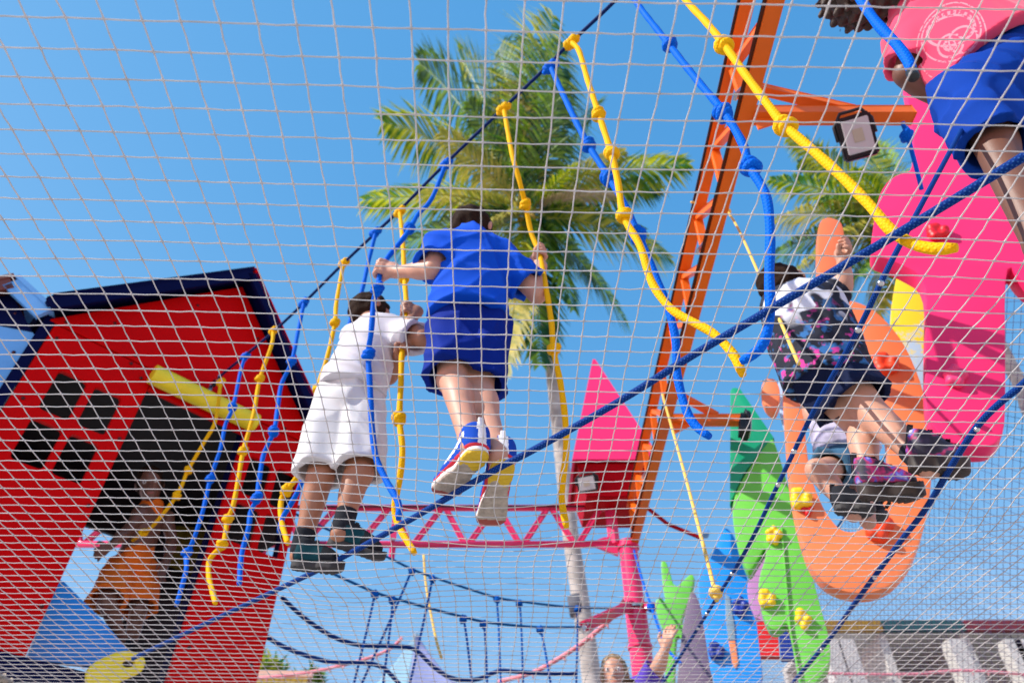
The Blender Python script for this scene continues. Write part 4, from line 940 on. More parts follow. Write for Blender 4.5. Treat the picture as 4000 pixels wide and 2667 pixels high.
def cords(P, nside, r):
    """P (n,3) node positions of one cord -> mesh arrays, slightly thicker at the knots"""
    n = len(P); mids = (P[:-1] + P[1:]) / 2 + rng.normal(0, .00045, (n - 1, 3)) - np.array((0, 0, .0005))
    K = np.sqrt(.17)
    q1 = P[:-1] * .86 + P[1:] * .14; q2 = P[:-1] * .14 + P[1:] * .86
    A = np.empty((4 * n - 3, 3)); A[0::4] = P; A[1::4] = q1; A[2::4] = mids; A[3::4] = q2
    rad = np.full(len(A), r); rad[0::4] = r * 1.5
    T = np.gradient(A, axis=0); T /= np.linalg.norm(T, axis=1)[:, None]
    S = np.cross(T, (0, 0, 1)); S /= np.linalg.norm(S, axis=1)[:, None]; U = np.cross(S, T)
    a = 2 * np.pi * np.arange(nside) / nside
    vs = A[:, None, :] + rad[:, None, None] * (S[:, None, :] * np.cos(a)[None, :, None] + U[:, None, :] * np.sin(a)[None, :, None])
    m = len(A); i = np.arange(m - 1)[:, None]; k = np.arange(nside)[None, :]; k2 = (k + 1) % nside
    fs = np.stack([i * nside + k, i * nside + k2, (i + 1) * nside + k2, (i + 1) * nside + k], -1).reshape(-1, 4)
    return vs.reshape(-1, 3), fs
def fast_mesh(name, vs, fs, parent, m):
    me = bpy.data.meshes.new(name); me.vertices.add(len(vs)); me.vertices.foreach_set('co', vs.astype(np.float32).ravel())
    me.loops.add(fs.size); me.loops.foreach_set('vertex_index', fs.ravel().astype(np.int32)); me.polygons.add(len(fs))
    me.polygons.foreach_set('loop_start', np.arange(0, fs.size, 4)); me.polygons.foreach_set('loop_total', np.full(len(fs), 4)); me.update(calc_edges=True)
    return link(name, me, parent, m, True)
net = thing('safety_net', 'white square-mesh safety net stretched overhead across the whole view', 'net', (0, 2, NZ))
NODE = np.stack([GX, GY, GZ_], -1)
for i in range(ni): v_, f_ = cords(NODE[i] + (0, 0, .0008), 6, .00113); fast_mesh('cord', v_, f_, net, M_NET)
for j in range(nj): v_, f_ = cords(NODE[:, j] - (0, 0, .0008), 6, .00113); fast_mesh('cord', v_, f_, net, M_NET)
# hem along the left edge: border rope with lashings
hem = [V(NODE[0, j]) + V((-.006, 0, -.002)) for j in range(0, nj, 2)]
M_HEM = rope_mat('hem_rope', (.42, .36, .30), (.70, .62, .52))
tube('hem_rope', spline(hem, .03), .011, net, M_HEM, 10)
lash = []
for i in range(0, len(hem) * 14):
    t = i / 14; a = int(t); 
    if a >= len(hem) - 1: break
    p = hem[a].lerp(hem[a + 1], t - a); an = t * 2 * math.pi * 1.5; lash.append(p + V((.016 * math.cos(an), 0, .016 * math.sin(an))))
tube('lashing', lash, .003, net, M_HEM, 5)
for q in (NODE[-1], NODE[:, -1], NODE[:, 0]): tube('hem_rope', spline([V(p) for p in q[::3]], .04), .009, net, M_HEM, 8)
# ------------------------------------------------------------------ people
def nrmv(v): return V(v).normalized()
def cloth_mat(name, col, rough=.85, var=.1): return mat(name, col, rough, var, 5, .25, 350, spec=.15)
UPZ = V((0, 0, 1))
def grip(b, wr, h, ax, S, rr=.0105):
    """palm and five bent fingers closed round a rope running through h along ax"""
    ax = nrmv(ax); w = V(h) - V(wr); w = (w - ax * w.dot(ax)); w = nrmv(w) if w.length > .01 else ax.orthogonal().normalized()
    n = ax.cross(w); back = V(h) - w * (rr + .014 * S)
    b.cap(wr, back - w * .012, .021 * S, .021 * S, .012)
    b.ell(back - w * .014 * S, (ax, w, n), (.034 * S, .026 * S, .017 * S), .012)
    for i, (o, fl) in enumerate(((-.027, .86), (-.009, 1.0), (.009, .97), (.026, .78))):
        R = rr + .0085 * S; base = V(h) + ax * o * S
        a0, a1 = math.radians(150), math.radians(150 - 215 * fl); prev = back + ax * o * S * .9 + n * .006
        for s in range(4):
            a = a0 + (a1 - a0) * (s + .6) / 4; q = base + (w * -math.cos(math.pi - a) * 1 + n * math.sin(a)) * R * (1.12 if s == 1 else 1)
            b.cap(prev, q, .0088 * S * (1 - .06 * s), .0084 * S * (1 - .06 * s), .003 if s else .008); prev = q
    R = rr + .010 * S; th0 = back - ax * .030 * S - n * .004
    q1 = V(h) - ax * .030 * S - n * R * .9 - w * .004; q2 = V(h) - ax * .014 * S - n * R * 1.05 + w * R * .8
    b.cap(th0, q1, .0115 * S, .0100 * S, .008); b.cap(q1, q2, .0100 * S, .0085 * S, .004)
def open_hand(b, wr, h, S, side):
    d = nrmv(V(h) - V(wr)); s = V(side) - d * V(side).dot(d); s = nrmv(s) if s.length > .01 else d.orthogonal().normalized(); n = d.cross(s)
    c = V(wr) + d * .04 * S; b.cap(wr, c, .02 * S, .022 * S, .012); b.ell(c, (s, d, n), (.034 * S, .036 * S, .014 * S), .012)
    for i, (o, l) in enumerate(((-.027, .05), (-.009, .062), (.009, .058), (.026, .045))):
        k = c + d * .03 * S + s * o * S; m_ = k + d * l * S * .55 + n * .006 * S + s * o * .12; e = m_ + d * l * S * .45 + n * .014 * S
        b.cap(k, m_, .0088 * S, .0082 * S, .006); b.cap(m_, e, .0082 * S, .007 * S, .003)
    k = c - s * .03 * S - d * .012; e = k - s * .022 * S + d * .026 * S; b.cap(k, e, .011 * S, .009 * S, .008); b.cap(e, e + d * .024 * S, .009 * S, .008 * S, .003)
def shoe(t, heel, toe, up, S, style):
    heel, toe = V(heel), V(toe); u = toe - heel; L_ = u.length; u = u.normalized(); up = (V(up) - u * V(up).dot(u)).normalized(); w = u.cross(up)
    P = lambda a, b_, c: heel + u * a + w * b_ + up * c
    st = style.get('thick', .026); H, B = .034 * S, .043 * S; hx, bx = H, L_ - B
    b = Body(); hh, uu, ww, vv = A3(heel), A3(u), A3(w), A3(up)
    def sole(x, y, z):
        px, py, pz = x - hh[0], y - hh[1], z - hh[2]
        a = px * uu[0] + py * uu[1] + pz * uu[2]; c = px * ww[0] + py * ww[1] + pz * ww[2]; v = px * vv[0] + py * vv[1] + pz * vv[2]
        tt = np.clip((a - hx) / (bx - hx), 0, 1); rad = H + (B - H) * tt - .008 * S * np.exp(-((tt - .42) / .2) ** 2)
        d2 = np.sqrt((a - hx - tt * (bx - hx)) ** 2 + c * c) - rad
        rise = .012 * np.clip((a / L_ - .72) / .28, 0, 1) ** 2
        gr = .0016 * np.sign(np.sin(a * 340 + 5 * np.abs(c) * 40)) * (v < .004)
        q = np.abs(v - rise - st / 2) - (st / 2 - gr)
        return np.maximum(d2, q) + .003
    b.add(sole, np.minimum(A3(heel), A3(toe)) - .06, np.maximum(A3(heel), A3(toe)) + .06, 0)
    so_ = b.build('sole', .0042, t, style['sole'][0])
    b = Body()
    b.ecap(P(hx, 0, st + .012), P(bx, 0, st + .006), w, (H * .92, .030 * S), (B * .90, .022 * S), .0)
    b.cap(P(hx * 1.0, 0, st + .018), P(hx * 1.15, 0, st + .055 * S), H * .90, .034 * S, .02)
    b.cap(P(hx * 1.3, 0, st + .045 * S), P(L_ * .62, 0, st + .018 * S), .034 * S, .028 * S, .02)
    b.plane(P(0, 0, st - .004), -up)
    b.plane(P(0, 0, st + .075 * S), up + u * .25)
    b.cap(P(hx * 1.15, 0, st + .06 * S), P(hx * 1.05, 0, st + .12 * S), .026 * S, .028 * S, 0, 'sub')
    up_ = b.build('upper', .0042, t, style['upper'][0])
    # lace loops and heel tab
    for i in range(4):
        a = hx * 1.5 + i * .020 * S; z_ = st + (.072 - .011 * i) * S
        bar('lace', P(a, -.020 * S, z_ - .004), P(a + .004, .020 * S, z_ - .004), .006, .004, t, style['lace'], up)
    bar('heel_tab', P(.004, 0, st + .02), P(.010, 0, st + .085 * S), .014, .008, t, style['lace'], u)
    def paint(o, mats, fn):
        me = o.data
        for m in mats[1:]: me.materials.append(m)
        n = len(me.polygons); co = np.empty(n * 3); me.polygons.foreach_get('center', co); co = co.reshape(-1, 3)   # mesh data are in world metres
        d = co - hh; a = d @ uu / L_; c = d @ ww; v = d @ vv
        me.polygons.foreach_set('material_index', np.asarray(fn(a, c, v), np.int32))
    if len(style['sole']) > 1: paint(so_, style['sole'], style['sole_fn'])
    if len(style['upper']) > 1: paint(up_, style['upper'], style['upper_fn'])
def person(label, J, o, group=None):
    S = o.get('S', 1.0); h = o.get('h', .006); g = {k: V(v) for k, v in J.items()}
    t = thing('person', label, 'person', (g['pel'].x, g['pel'].y, min(g['anL'].z, g['anR'].z) - .08), group)
    fwd = nrmv(o['fwd']); spine = (g['chest'] - g['pel']).normalized(); side = nrmv(g['shR'] - g['shL'])
    hu = nrmv(o.get('hup', g['head'] - g['chest'])); hf = V(o.get('hfwd', fwd)); hf = nrmv(hf - hu * hf.dot(hu)); hsid = hf.cross(hu)
    sk = o['skin']
    b = Body(); hd = g['head']
    if o.get('low', True):
        for s in 'LR':
            hp, kn, an = g['hp' + s], g['kn' + s], g['an' + s]; ld = nrmv(an - kn); bk = (hp + an) / 2 - kn if ((hp + an) / 2 - kn).length > .015 else -fwd; bk = nrmv(bk - ld * bk.dot(ld))
            b.cap(hp, kn, .066 * S, .044 * S, .02); b.cap(kn, an, .042 * S, .029 * S, .02)
            b.ell(kn.lerp(an, .30) + bk * .012 * S, (bk, ld, bk.cross(ld)), (.036 * S, .085 * S, .038 * S), .02)
            b.ell(kn - bk * .012 * S, (bk, ld, bk.cross(ld)), (.036 * S, .045 * S, .038 * S), .015)
            if 'foot' in o: b.cap(an, g['toe' + s], .028 * S, .024 * S, .012)
            else: b.cap(an, an + ld * .05 * S, .029 * S, .03 * S, .01)
    b.ecap(g['pel'], g['chest'] - spine * .06 * S, side, (.105 * S, .078 * S), (.112 * S, .076 * S), .025)
    for s in 'LR':
        b.cap(g['chest'] - spine * .03 * S, g['sh' + s], .045 * S, .043 * S, .03)
        b.cap(g['sh' + s], g['el' + s], .042 * S, .031 * S, .02); b.cap(g['el' + s], g['wr' + s], .032 * S, .021 * S, .012)
        b.ell(g['el' + s].lerp(g['wr' + s], .28), (nrmv(g['wr' + s] - g['el' + s]), nrmv((g['wr' + s] - g['el' + s]).orthogonal()), nrmv((g['wr' + s] - g['el' + s]).cross((g['wr' + s] - g['el' + s]).orthogonal()))), (.06 * S, .034 * S, .032 * S), .015)
        if 'ax' + s in o: grip(b, g['wr' + s], g['ha' + s], o['ax' + s], S * 1.05)
        elif 'ha' + s in g: open_hand(b, g['wr' + s], g['ha' + s], S, side)
    b.cap(g['chest'] + spine * .0, hd - hu * .05 * S, .042 * S, .041 * S, .02)
    b.ell(hd + hu * .015 * S, (hsid, hf, hu), (.070 * S, .086 * S, .085 * S), .01)
    b.ell(hd + hf * .018 * S - hu * .055 * S, (hsid, hf, hu), (.056 * S, .064 * S, .056 * S), .025)
    b.ell(hd + hf * .060 * S - hu * .098 * S, (hsid, hf, hu), (.022 * S, .020 * S, .016 * S), .02)
    b.cap(hd + hf * .084 * S - hu * .005 * S, hd + hf * .101 * S - hu * .034 * S, .008 * S, .012 * S, .012)
    for q in (-1, 1):
        b.ell(hd + hsid * q * .030 * S + hf * .090 * S + hu * .004 * S, (hsid, hf, hu), (.016 * S, .012 * S, .010 * S), .004, 'sub')
        b.ell(hd + hsid * q * .074 * S - hf * .006 * S - hu * .012 * S, (nrmv(hsid * q + hf * .5), nrmv(hf - hsid * q * .5), hu), (.009 * S, .019 * S, .030 * S), .005)
    b.ell(hd + hf * .088 * S - hu * .066 * S, (hsid, hf, hu), (.022 * S, .012 * S, .0035 * S), 0, 'sub')
    b.build('body', h, t, sk)
    for q in (-1, 1):
        e = Body(); e.ell(hd + hsid * q * .030 * S + hf * .072 * S + hu * .003 * S, (hsid, hf, hu), (.0125 * S,) * 3, 0); eo = e.build('eye', .003, t, M_EYE)
        e = Body(); e.ell(hd + hsid * q * .030 * S + hf * .0825 * S + hu * .003 * S, (hsid, hf, hu), (.006 * S, .003 * S, .006 * S), 0); e.build('iris', .0022, eo, M_IRIS)
    bl = Body(); bl.ell(hd + hf * .077 * S - hu * .068 * S, (hsid, hf, hu), (.020 * S, .008 * S, .007 * S), 0); bl.build('mouth', .003, t, M_LIP)
    # hair
    b = Body(); hr_ = o.get('hair_r', 1.0); sd = int(abs(hd.x) * 1000)
    b.ell(hd + hu * .020 * S - hf * .004 * S, (hsid, hf, hu), (.0755 * S * hr_, .090 * S * hr_, .089 * S * hr_), 0)
    b.ell(hd - hu * .012 * S - hf * .016 * S, (hsid, hf, hu), (.0705 * S * hr_, .074 * S * hr_, .078 * S * hr_), .03)
    b.plane(hd + hf * .055 * S + hu * .028 * S, hf * .9 - hu * .25)
    b.plane(hd - hu * (.078 if not o.get('long') else .14) * S, -hu + hf * .5)
    if o.get('long'): b.cap(hd - hf * .06 * S, hd - hf * .07 * S - hu * .16 * S, .06 * S, .045 * S, .03)
    r_ = o.get('curl', .0018); b.disp(lambda x, y, z: r_ * (np.sin(140 * x + 40 * y) + np.sin(150 * y + 60 * z + 2) + np.sin(130 * z - 50 * x)))
    b.build('hair', .005, t, o['hair'])
    # shirt
    if 'shirt' in o:
        b = Body(); fit = o.get('fit', 1.0); hem = g.get('hem', g['pel'] + spine * .06 * S)
        st = hem; sp2 = (g['chest'] - hem).normalized()
        hw = o.get('hemw', 1.0)
        b.ecap(st - sp2 * .02, g['chest'] - spine * .055 * S, side, (.128 * S * fit * hw, .104 * S * fit * hw), (.128 * S * fit, .090 * S * fit), .0)
        for s in 'LR':
            b.cap(g['chest'] - spine * .035 * S, g['sh' + s], .056 * S, .050 * S, .03)
            e = g['sh' + s].lerp(g['el' + s], o.get('sleeve', .68)); b.cone(g['sh' + s], e, .051 * S, .062 * S, .02, wob=.004)
        b.cap(g['chest'] - spine * .01, g['chest'] + (hd - g['chest']) * .22, .058 * S, .050 * S, .02)
        b.disp(folds(sd + 1, o.get('fa', .010) * S, o.get('ff', .8), o.get('fd', (.5, .5, .6))))
        b.plane(st, -sp2 + V(o.get('hemtilt', (0, 0, 0))))
        b.ecap(st - sp2 * .05, st + sp2 * .03 * S, side, (.114 * S * fit * hw, .090 * S * fit * hw), (.09 * S * fit, .06 * S * fit), 0, 'sub', True)
        for s in 'LR':
            e = g['sh' + s].lerp(g['el' + s], o.get('sleeve', .68)); d = nrmv(g['el' + s] - g['sh' + s]); b.cone(e - d * .03, e + d * .02, .046 * S, .054 * S, 0, 'sub', flat=True)
        sh = b.build('shirt', h * .9, t, o['shirt'])
    # shorts or trousers
    if 'shorts' in o:
        b = Body(); fl = o.get('flare', 1.0)
        b.ecap(g['pel'] + spine * .07 * S, g['pel'] - spine * .02, side, (.098 * S, .078 * S), (.104 * S, .088 * S), 0)
        ends = []
        for s in 'LR':
            hp, kn, an = g['hp' + s], g['kn' + s], g['an' + s]
            k_ = o.get('leg', .82)
            if k_ <= 1: e = hp.lerp(kn, k_); b.cone(hp + (hp - kn) * .1, e, .078 * S, .080 * S * fl, .012, wob=.007 * fl); ends.append((hp, e, .080 * S * fl))
            else:
                e = kn.lerp(an, k_ - 1); b.cap(hp, kn, .086 * S, .075 * S * fl, .025); b.cone(kn, e, .075 * S * fl, .066 * S * fl, .02, wob=.005); ends.append((kn, e, .066 * S * fl))
        b.disp(folds(sd + 5, .011 * S, .9, (.7, .3, .3)))
        for a, e, r_ in ends: d = nrmv(e - a); b.cone(e - d * .085 * S, e + d * .03, r_ * .80, r_ - .013, 0, 'sub', flat=True)
        b.build('shorts' if o.get('leg', .8) <= 1 else 'trousers', h * .9, t, o['shorts'])
    for s in 'LR':
        if 'heel' + s in g: shoe(t, g['heel' + s], g['toe' + s], o.get('shup' + s, UPZ), S, o['shoe'])
        if 'sock' in o:
            an = g['an' + s]; ld = nrmv(g['kn' + s] - an); b = Body(); b.cone(an - ld * .03, an + ld * .035 * S, .034 * S, .035 * S); b.build('sock', .005, t, o['sock'])
    return t
dep = at_depth
M_RUB = mat('cream_rubber', (.44, .36, .29), .8, .25, 60, .6, 90); M_YRUB = mat('yellow_rubber', (.72, .46, .015), .6); M_RRUB = mat('red_brown_rubber', (.36, .06, .04), .6)
M_SHB = cloth_mat('blue_mesh_shoe', (.008, .07, .45)); M_WHITE = cloth_mat('white_leather', (.82, .80, .80)); M_REDT = mat('red_trim', (.7, .02, .04), .6)
M_DKRUB = mat('dark_rubber', (.035, .033, .034), .7, .2, 30); M_DKSHOE = cloth_mat('black_shoe_mesh', (.02, .022, .028)); M_TEALSH = cloth_mat('teal_shoe_mesh', (.008, .06, .075))
# the boy in blue
st1 = dict(sole=[M_RUB, M_YRUB, M_RRUB, M_WHITE], upper=[M_SHB, M_WHITE, M_REDT], lace=M_WHITE,
    sole_fn=lambda a, c, v: np.where(v > .012, 3, np.where(a < .30 + .035 * np.sin(c * 130), 1, np.where(a > .84, 2, 0))),
    upper_fn=lambda a, c, v: np.where(v < .0295, 2, np.where(((a < .09) & (np.abs(c) < .012)) | ((np.abs(v - .050 - .05 * np.maximum(0, .42 - a)) < .008) & (a > .12) & (a < .58)) | (v > .104), 1, 0)))
shL, shR = V((-.252, 1.57, 1.928)), V((-.040, 1.605, 1.928))
J1 = dict(pel=(-.140, 1.635, 1.600), chest=(-.146, 1.60, 2.01), head=dep(1842, 902, 2.70), shL=shL, shR=shR,
    elL=dep(1690, 1052, 2.36), wrL=dep(1548, 1062, 2.50), haL=at_course(1489, 1054, 1.19), elR=dep(2098, 1150, 2.42), wrR=dep(2112, 1040, 2.555), haR=at_course(2105, 985, 1.765),
    hpL=(-.186, 1.625, 1.58), hpR=(-.086, 1.64, 1.58), knL=dep(1768, 1478, 2.10), knR=dep(1868, 1510, 2.13), anL=(-.108, 1.468, 1.055), anR=(-.042, 1.50, 1.05),
    heelL=(-.070, 1.415, .972), toeL=(-.188, 1.625, .966), heelR=(-.018, 1.455, .972), toeR=(-.062, 1.735, .938), hem=(-.140, 1.605, 1.625))
bl_ = ROPES['B3'][2]; ye_ = ROPES['Ye'][2]
BLUE_SH = cloth_mat('royal_blue_jersey', (.002, .080, .60)); BLUE_ST = cloth_mat('royal_blue_shorts', (.001, .018, .22))
person('boy in a royal blue shirt and shorts seen from behind, holding two ropes', J1,
    dict(fwd=(-.1, 1, 0), hfwd=(.25, 1, -.8), hup=(.1, .45, .9), skin=M_SKIN, hair=M_HAIR, shirt=BLUE_SH, shorts=BLUE_ST, leg=.94, flare=1.02, fit=.86, hemw=1.16, fa=.016, ff=1.0, sleeve=.72, shoe=st1, h=.0052,
         axL=bl_[5] - bl_[8], axR=ye_[4] - ye_[7], shupL=(0, -.05, 1), shupR=(0, -.1, 1)), 'children on the rope course')
# the boy in white
st2 = dict(sole=[M_DKRUB], upper=[M_DKSHOE, M_TEALSH], lace=M_BLACK, upper_fn=lambda a, c, v: np.where((a < .55) & (v < .07) & (a > .08), 1, 0), thick=.030)
J2 = dict(pel=dep(1362, 1560, 2.48), chest=dep(1470, 1283, 2.70), head=dep(1447, 1225, 2.90), shL=dep(1400, 1312, 2.78), shR=dep(1532, 1300, 2.64),
    elL=dep(1518, 1470, 2.62), wrL=dep(1560, 1385, 2.55), haL=at_course(1570, 1350, 1.44), elR=dep(1648, 1322, 2.50), wrR=dep(1600, 1262, 2.60), haR=at_course(1588, 1212, 1.457),
    hpL=dep(1305, 1590, 2.47), hpR=dep(1415, 1595, 2.46), knL=dep(1252, 1860, 2.26), knR=dep(1402, 1850, 2.24), anL=dep(1185, 2110, 2.15), anR=dep(1345, 2030, 2.13),
    heelL=dep(1128, 2225, 2.10), toeL=dep(1345, 2240, 2.10), heelR=dep(1270, 2128, 2.10), toeR=dep(1500, 2205, 2.08), hem=dep(1368, 1535, 2.50))
yd = ROPES['Yd'][2]
WHT = cloth_mat('white_cotton', (.66, .63, .66)); WHT2 = cloth_mat('white_shorts', (.70, .685, .68))
person('boy in white shirt, white shorts and dark trainers seen from behind', J2,
    dict(fwd=(.55, .8, 0), hfwd=(.8, .6, -.2), hup=(0, .25, 1), skin=M_SKIN2, hair=M_HAIR, shirt=WHT, shorts=WHT2, leg=.95, flare=1.10, S=.94, fit=.95, hemw=1.15, fa=.016, ff=1.0, shoe=st2, sock=M_DKSHOE, h=.0055,
         axL=yd[2] - yd[6], axR=yd[2] - yd[4], shupL=(-.1, -.2, 1), shupR=(.05, -.35, 1), sleeve=.8), 'children on the rope course')
# the dark-shirted child by the letters
m, nt, b = nodes_of('splatter_print'); N = nt.nodes; L = nt.links
tc = N.new('ShaderNodeTexCoord'); gr = N.new('ShaderNodeSeparateXYZ'); L.new(tc.outputs['Generated'], gr.inputs[0])
def thr(scale, lo, hi, colr, base, mask=None, det=2.0, off=0.0):
    no = N.new('ShaderNodeTexNoise'); no.inputs['Scale'].default_value = scale; no.inputs['Detail'].default_value = det
    mp = N.new('ShaderNodeMapping'); mp.inputs['Location'].default_value = (off, off * .7, off * 1.3); L.new(tc.outputs['Object'], mp.inputs[0]); L.new(mp.outputs[0], no.inputs['Vector'])
    r = N.new('ShaderNodeMapRange'); r.inputs[1].default_value = lo; r.inputs[2].default_value = hi; L.new(no.outputs['Fac'], r.inputs[0]); fac = r.outputs[0]
    if mask is not None:
        k = N.new('ShaderNodeMath'); k.operation = 'MULTIPLY'; L.new(fac, k.inputs[0]); L.new(mask, k.inputs[1]); fac = k.outputs[0]
    mx = N.new('ShaderNodeMix'); mx.data_type = 'RGBA'; L.new(fac, mx.inputs[0]); L.new(base, mx.inputs[6]) if not isinstance(base, tuple) else setattr(mx.inputs[6], 'default_value', base)
    mx.inputs[7].default_value = colr; return mx.outputs[2]
def rng_mask(lo, hi):
    r = N.new('ShaderNodeMapRange'); r.inputs[1].default_value = lo; r.inputs[2].default_value = hi; L.new(gr.outputs['Z'], r.inputs[0]); return r.outputs[0]
c0 = thr(24, .54, .62, (.03, .16, .42, 1), (.006, .008, .022, 1), rng_mask(.75, .3), 3)
c1 = thr(30, .58, .64, (.62, .04, .30, 1), c0, rng_mask(.62, .25), 3, 3.3)
c2 = thr(13, .50, .53, (.72, .74, .82, 1), c1, rng_mask(.35, .50), 0.5, 7.1)
L.new(c2, b.inputs['Base Color']); b.inputs['Roughness'].default_value = .85; M_SPLAT = m
m, nt, b = nodes_of('galaxy_shoe'); N = nt.nodes; L = nt.links; tc = N.new('ShaderNodeTexCoord'); no = N.new('ShaderNodeTexNoise'); no.inputs['Scale'].default_value = 26; L.new(tc.outputs['Object'], no.inputs[0])
cr = N.new('ShaderNodeValToRGB'); e = cr.color_ramp.elements; e[0].position = .36; e[0].color = (.01, .008, .02, 1); e[1].position = .72; e[1].color = (.70, .60, .75, 1)
for p_, c_ in ((.46, (.03, .02, .06, 1)), (.54, (.45, .02, .12, 1)), (.60, (.06, .08, .5, 1))): q = e.new(p_); q.color = c_
L.new(no.outputs['Fac'], cr.inputs[0]); L.new(cr.outputs[0], b.inputs['Base Color']); b.inputs['Roughness'].default_value = .6; M_GALX = m
st4 = dict(sole=[mat('brown_black_rubber', (.030, .018, .012), .6)], upper=[M_GALX], lace=M_BLACK, thick=.045)
J4 = dict(pel=dep(3225, 1450, 2.26), chest=dep(3120, 1160, 2.48), head=dep(3062, 1128, 2.62), shL=dep(3060, 1200, 2.50), shR=dep(3205, 1175, 2.50),
    elL=dep(3085, 1340, 2.62), wrL=dep(3160, 1420, 2.72), haL=dep(3190, 1440, 2.75), elR=dep(3290, 1120, 2.52), wrR=dep(3296, 1020, 2.56), haR=dep(3292, 962, 2.57),
    hpL=dep(3190, 1475, 2.28), hpR=dep(3280, 1470, 2.24), knL=dep(3372, 1675, 2.16), knR=dep(3425, 1635, 2.08), anL=dep(3392, 1845, 2.02), anR=dep(3585, 1785, 1.90),
    heelL=dep(3352, 1950, 1.95), toeL=dep(3625, 1955, 1.93), heelR=dep(3540, 1842, 1.86), toeR=dep(3800, 1868, 1.80), hem=dep(3240, 1500, 2.24))
person('child in a dark shirt with white print and navy shorts astride the foot ropes', J4,
    dict(fwd=(.45, .9, 0), hfwd=(.6, .8, .1), hup=(-.3, .3, 1), skin=M_SKIN, hair=M_HAIR, shirt=M_SPLAT, shorts=cloth_mat('navy_shorts', (.006, .012, .045)), leg=.56, flare=1.12, S=1.0, fit=1.10, shoe=st4, sock=M_DKSHOE, h=.006, axR=(.1, 0, 1), shupL=(0, -.25, 1), shupR=(.0, -.2, 1)), 'children on the rope course')
# child behind, inside the letter
M_LAV = mat('lavender_print', (.50, .46, .62), .85, .45, 16); M_DENIM = cloth_mat('denim', (.06, .16, .27))
J5 = dict(pel=dep(3318, 1815, 2.62), chest=dep(3285, 1620, 2.74), head=dep(3262, 1530, 2.86), shL=dep(3236, 1640, 2.76), shR=dep(3345, 1640, 2.72),
    elL=dep(3180, 1650, 2.80), wrL=dep(3150, 1585, 2.84), haL=dep(3145, 1555, 2.85), elR=dep(3385, 1720, 2.66), wrR=dep(3400, 1780, 2.64), haR=dep(3405, 1800, 2.64),
    hpL=dep(3285, 1830, 2.62), hpR=dep(3345, 1830, 2.60), knL=dep(3198, 1840, 2.42), knR=dep(3370, 1935, 2.50), anL=dep(3300, 1968, 2.30), anR=dep(3385, 2010, 2.38),
    heelL=dep(3255, 2002, 2.25), toeL=dep(3430, 2010, 2.22), heelR=dep(3360, 2030, 2.42), toeR=dep(3480, 2030, 2.40))
person('child in a lavender top and denim shorts behind the dark-shirted child', J5,
    dict(fwd=(.2, .95, 0), skin=M_SKIN, hair=M_HAIRB, shirt=M_LAV, shorts=M_DENIM, leg=.55, S=.88, shoe=dict(sole=[M_DKRUB], upper=[M_DKSHOE], lace=M_BLACK), h=.007), 'children on the rope course')
# girl in pink
def emblem_mat(name, base, mark, e, n_, up_):
    m, nt, b = nodes_of(name); N = nt.nodes; L = nt.links
    tc = N.new('ShaderNodeTexCoord'); sb = N.new('ShaderNodeVectorMath'); sb.operation = 'SUBTRACT'; sb.inputs[1].default_value = tuple(e); L.new(tc.outputs['Object'], sb.inputs[0])
    rt = n_.cross(up_).normalized()
    def dot(v):
        d = N.new('ShaderNodeVectorMath'); d.operation = 'DOT_PRODUCT'; d.inputs[1].default_value = tuple(v); L.new(sb.outputs[0], d.inputs[0]); return d.outputs['Value']
    def mth(op, a, c=None):
        k = N.new('ShaderNodeMath'); k.operation = op
        for i, x in enumerate((a, c)):
            if x is None: continue
            if isinstance(x, (int, float)): k.inputs[i].default_value = x
            else: L.new(x, k.inputs[i])
        return k.outputs[0]
    a, c, dn = dot(rt), dot(up_), dot(n_)
    def ring(ca, cc, R, w, sx=1.0):
        x = mth('MULTIPLY', mth('SUBTRACT', a, ca), sx); y = mth('SUBTRACT', c, cc)
        r = mth('SQRT', mth('ADD', mth('MULTIPLY', x, x), mth('MULTIPLY', y, y))); return mth('LESS_THAN', mth('ABSOLUTE', mth('SUBTRACT', r, R)), w)
    tot = ring(0, 0, .072, .0022)
    for q in ((0, .010, .040, .003, .7), (0, -.030, .030, .003, 1.0), (-.03, -.02, .034, .003, 1.0), (.0, -.028, .014, .004, 1.0), (0, -.02, .105, .0022, 1.25)): tot = mth('MAXIMUM', tot, ring(*q))
    ang_ = mth('ARCTAN2', a, c); let = mth('GREATER_THAN', mth('SINE', mth('MULTIPLY', ang_, 26.0)), -.1)
    band = mth('MULTIPLY', ring(0, 0, .058, .006), mth('MULTIPLY', let, mth('GREATER_THAN', c, .02))); tot = mth('MAXIMUM', tot, band)
    no = N.new('ShaderNodeTexNoise'); no.inputs['Scale'].default_value = 120; L.new(tc.outputs['Object'], no.inputs[0]); tot = mth('MULTIPLY', tot, mth('GREATER_THAN', no.outputs['Fac'], .42)); tot = mth('MULTIPLY', tot, .55)
    mx = N.new('ShaderNodeMix'); mx.data_type = 'RGBA'; L.new(tot, mx.inputs[0]); mx.inputs[6].default_value = (*base, 1); mx.inputs[7].default_value = (*mark, 1)
    L.new(mx.outputs[2], b.inputs['Base Color']); b.inputs['Roughness'].default_value = .85; b.inputs['Sheen Weight'].default_value = .2; return m
e_ = dep(3712, 135, 1.98); up_ = nrmv(dep(3480, 60, 2.1) - dep(3900, 250, 1.95)); up_ = nrmv(dep(3712, 20, 1.98) - e_); n_ = nrmv(-sight(3712, 135)); 
M_PSHIRT = emblem_mat('pink_print_shirt', (.86, .045, .13), (1.0, .45, .50), e_, n_, nrmv(up_ - n_ * up_.dot(n_)))
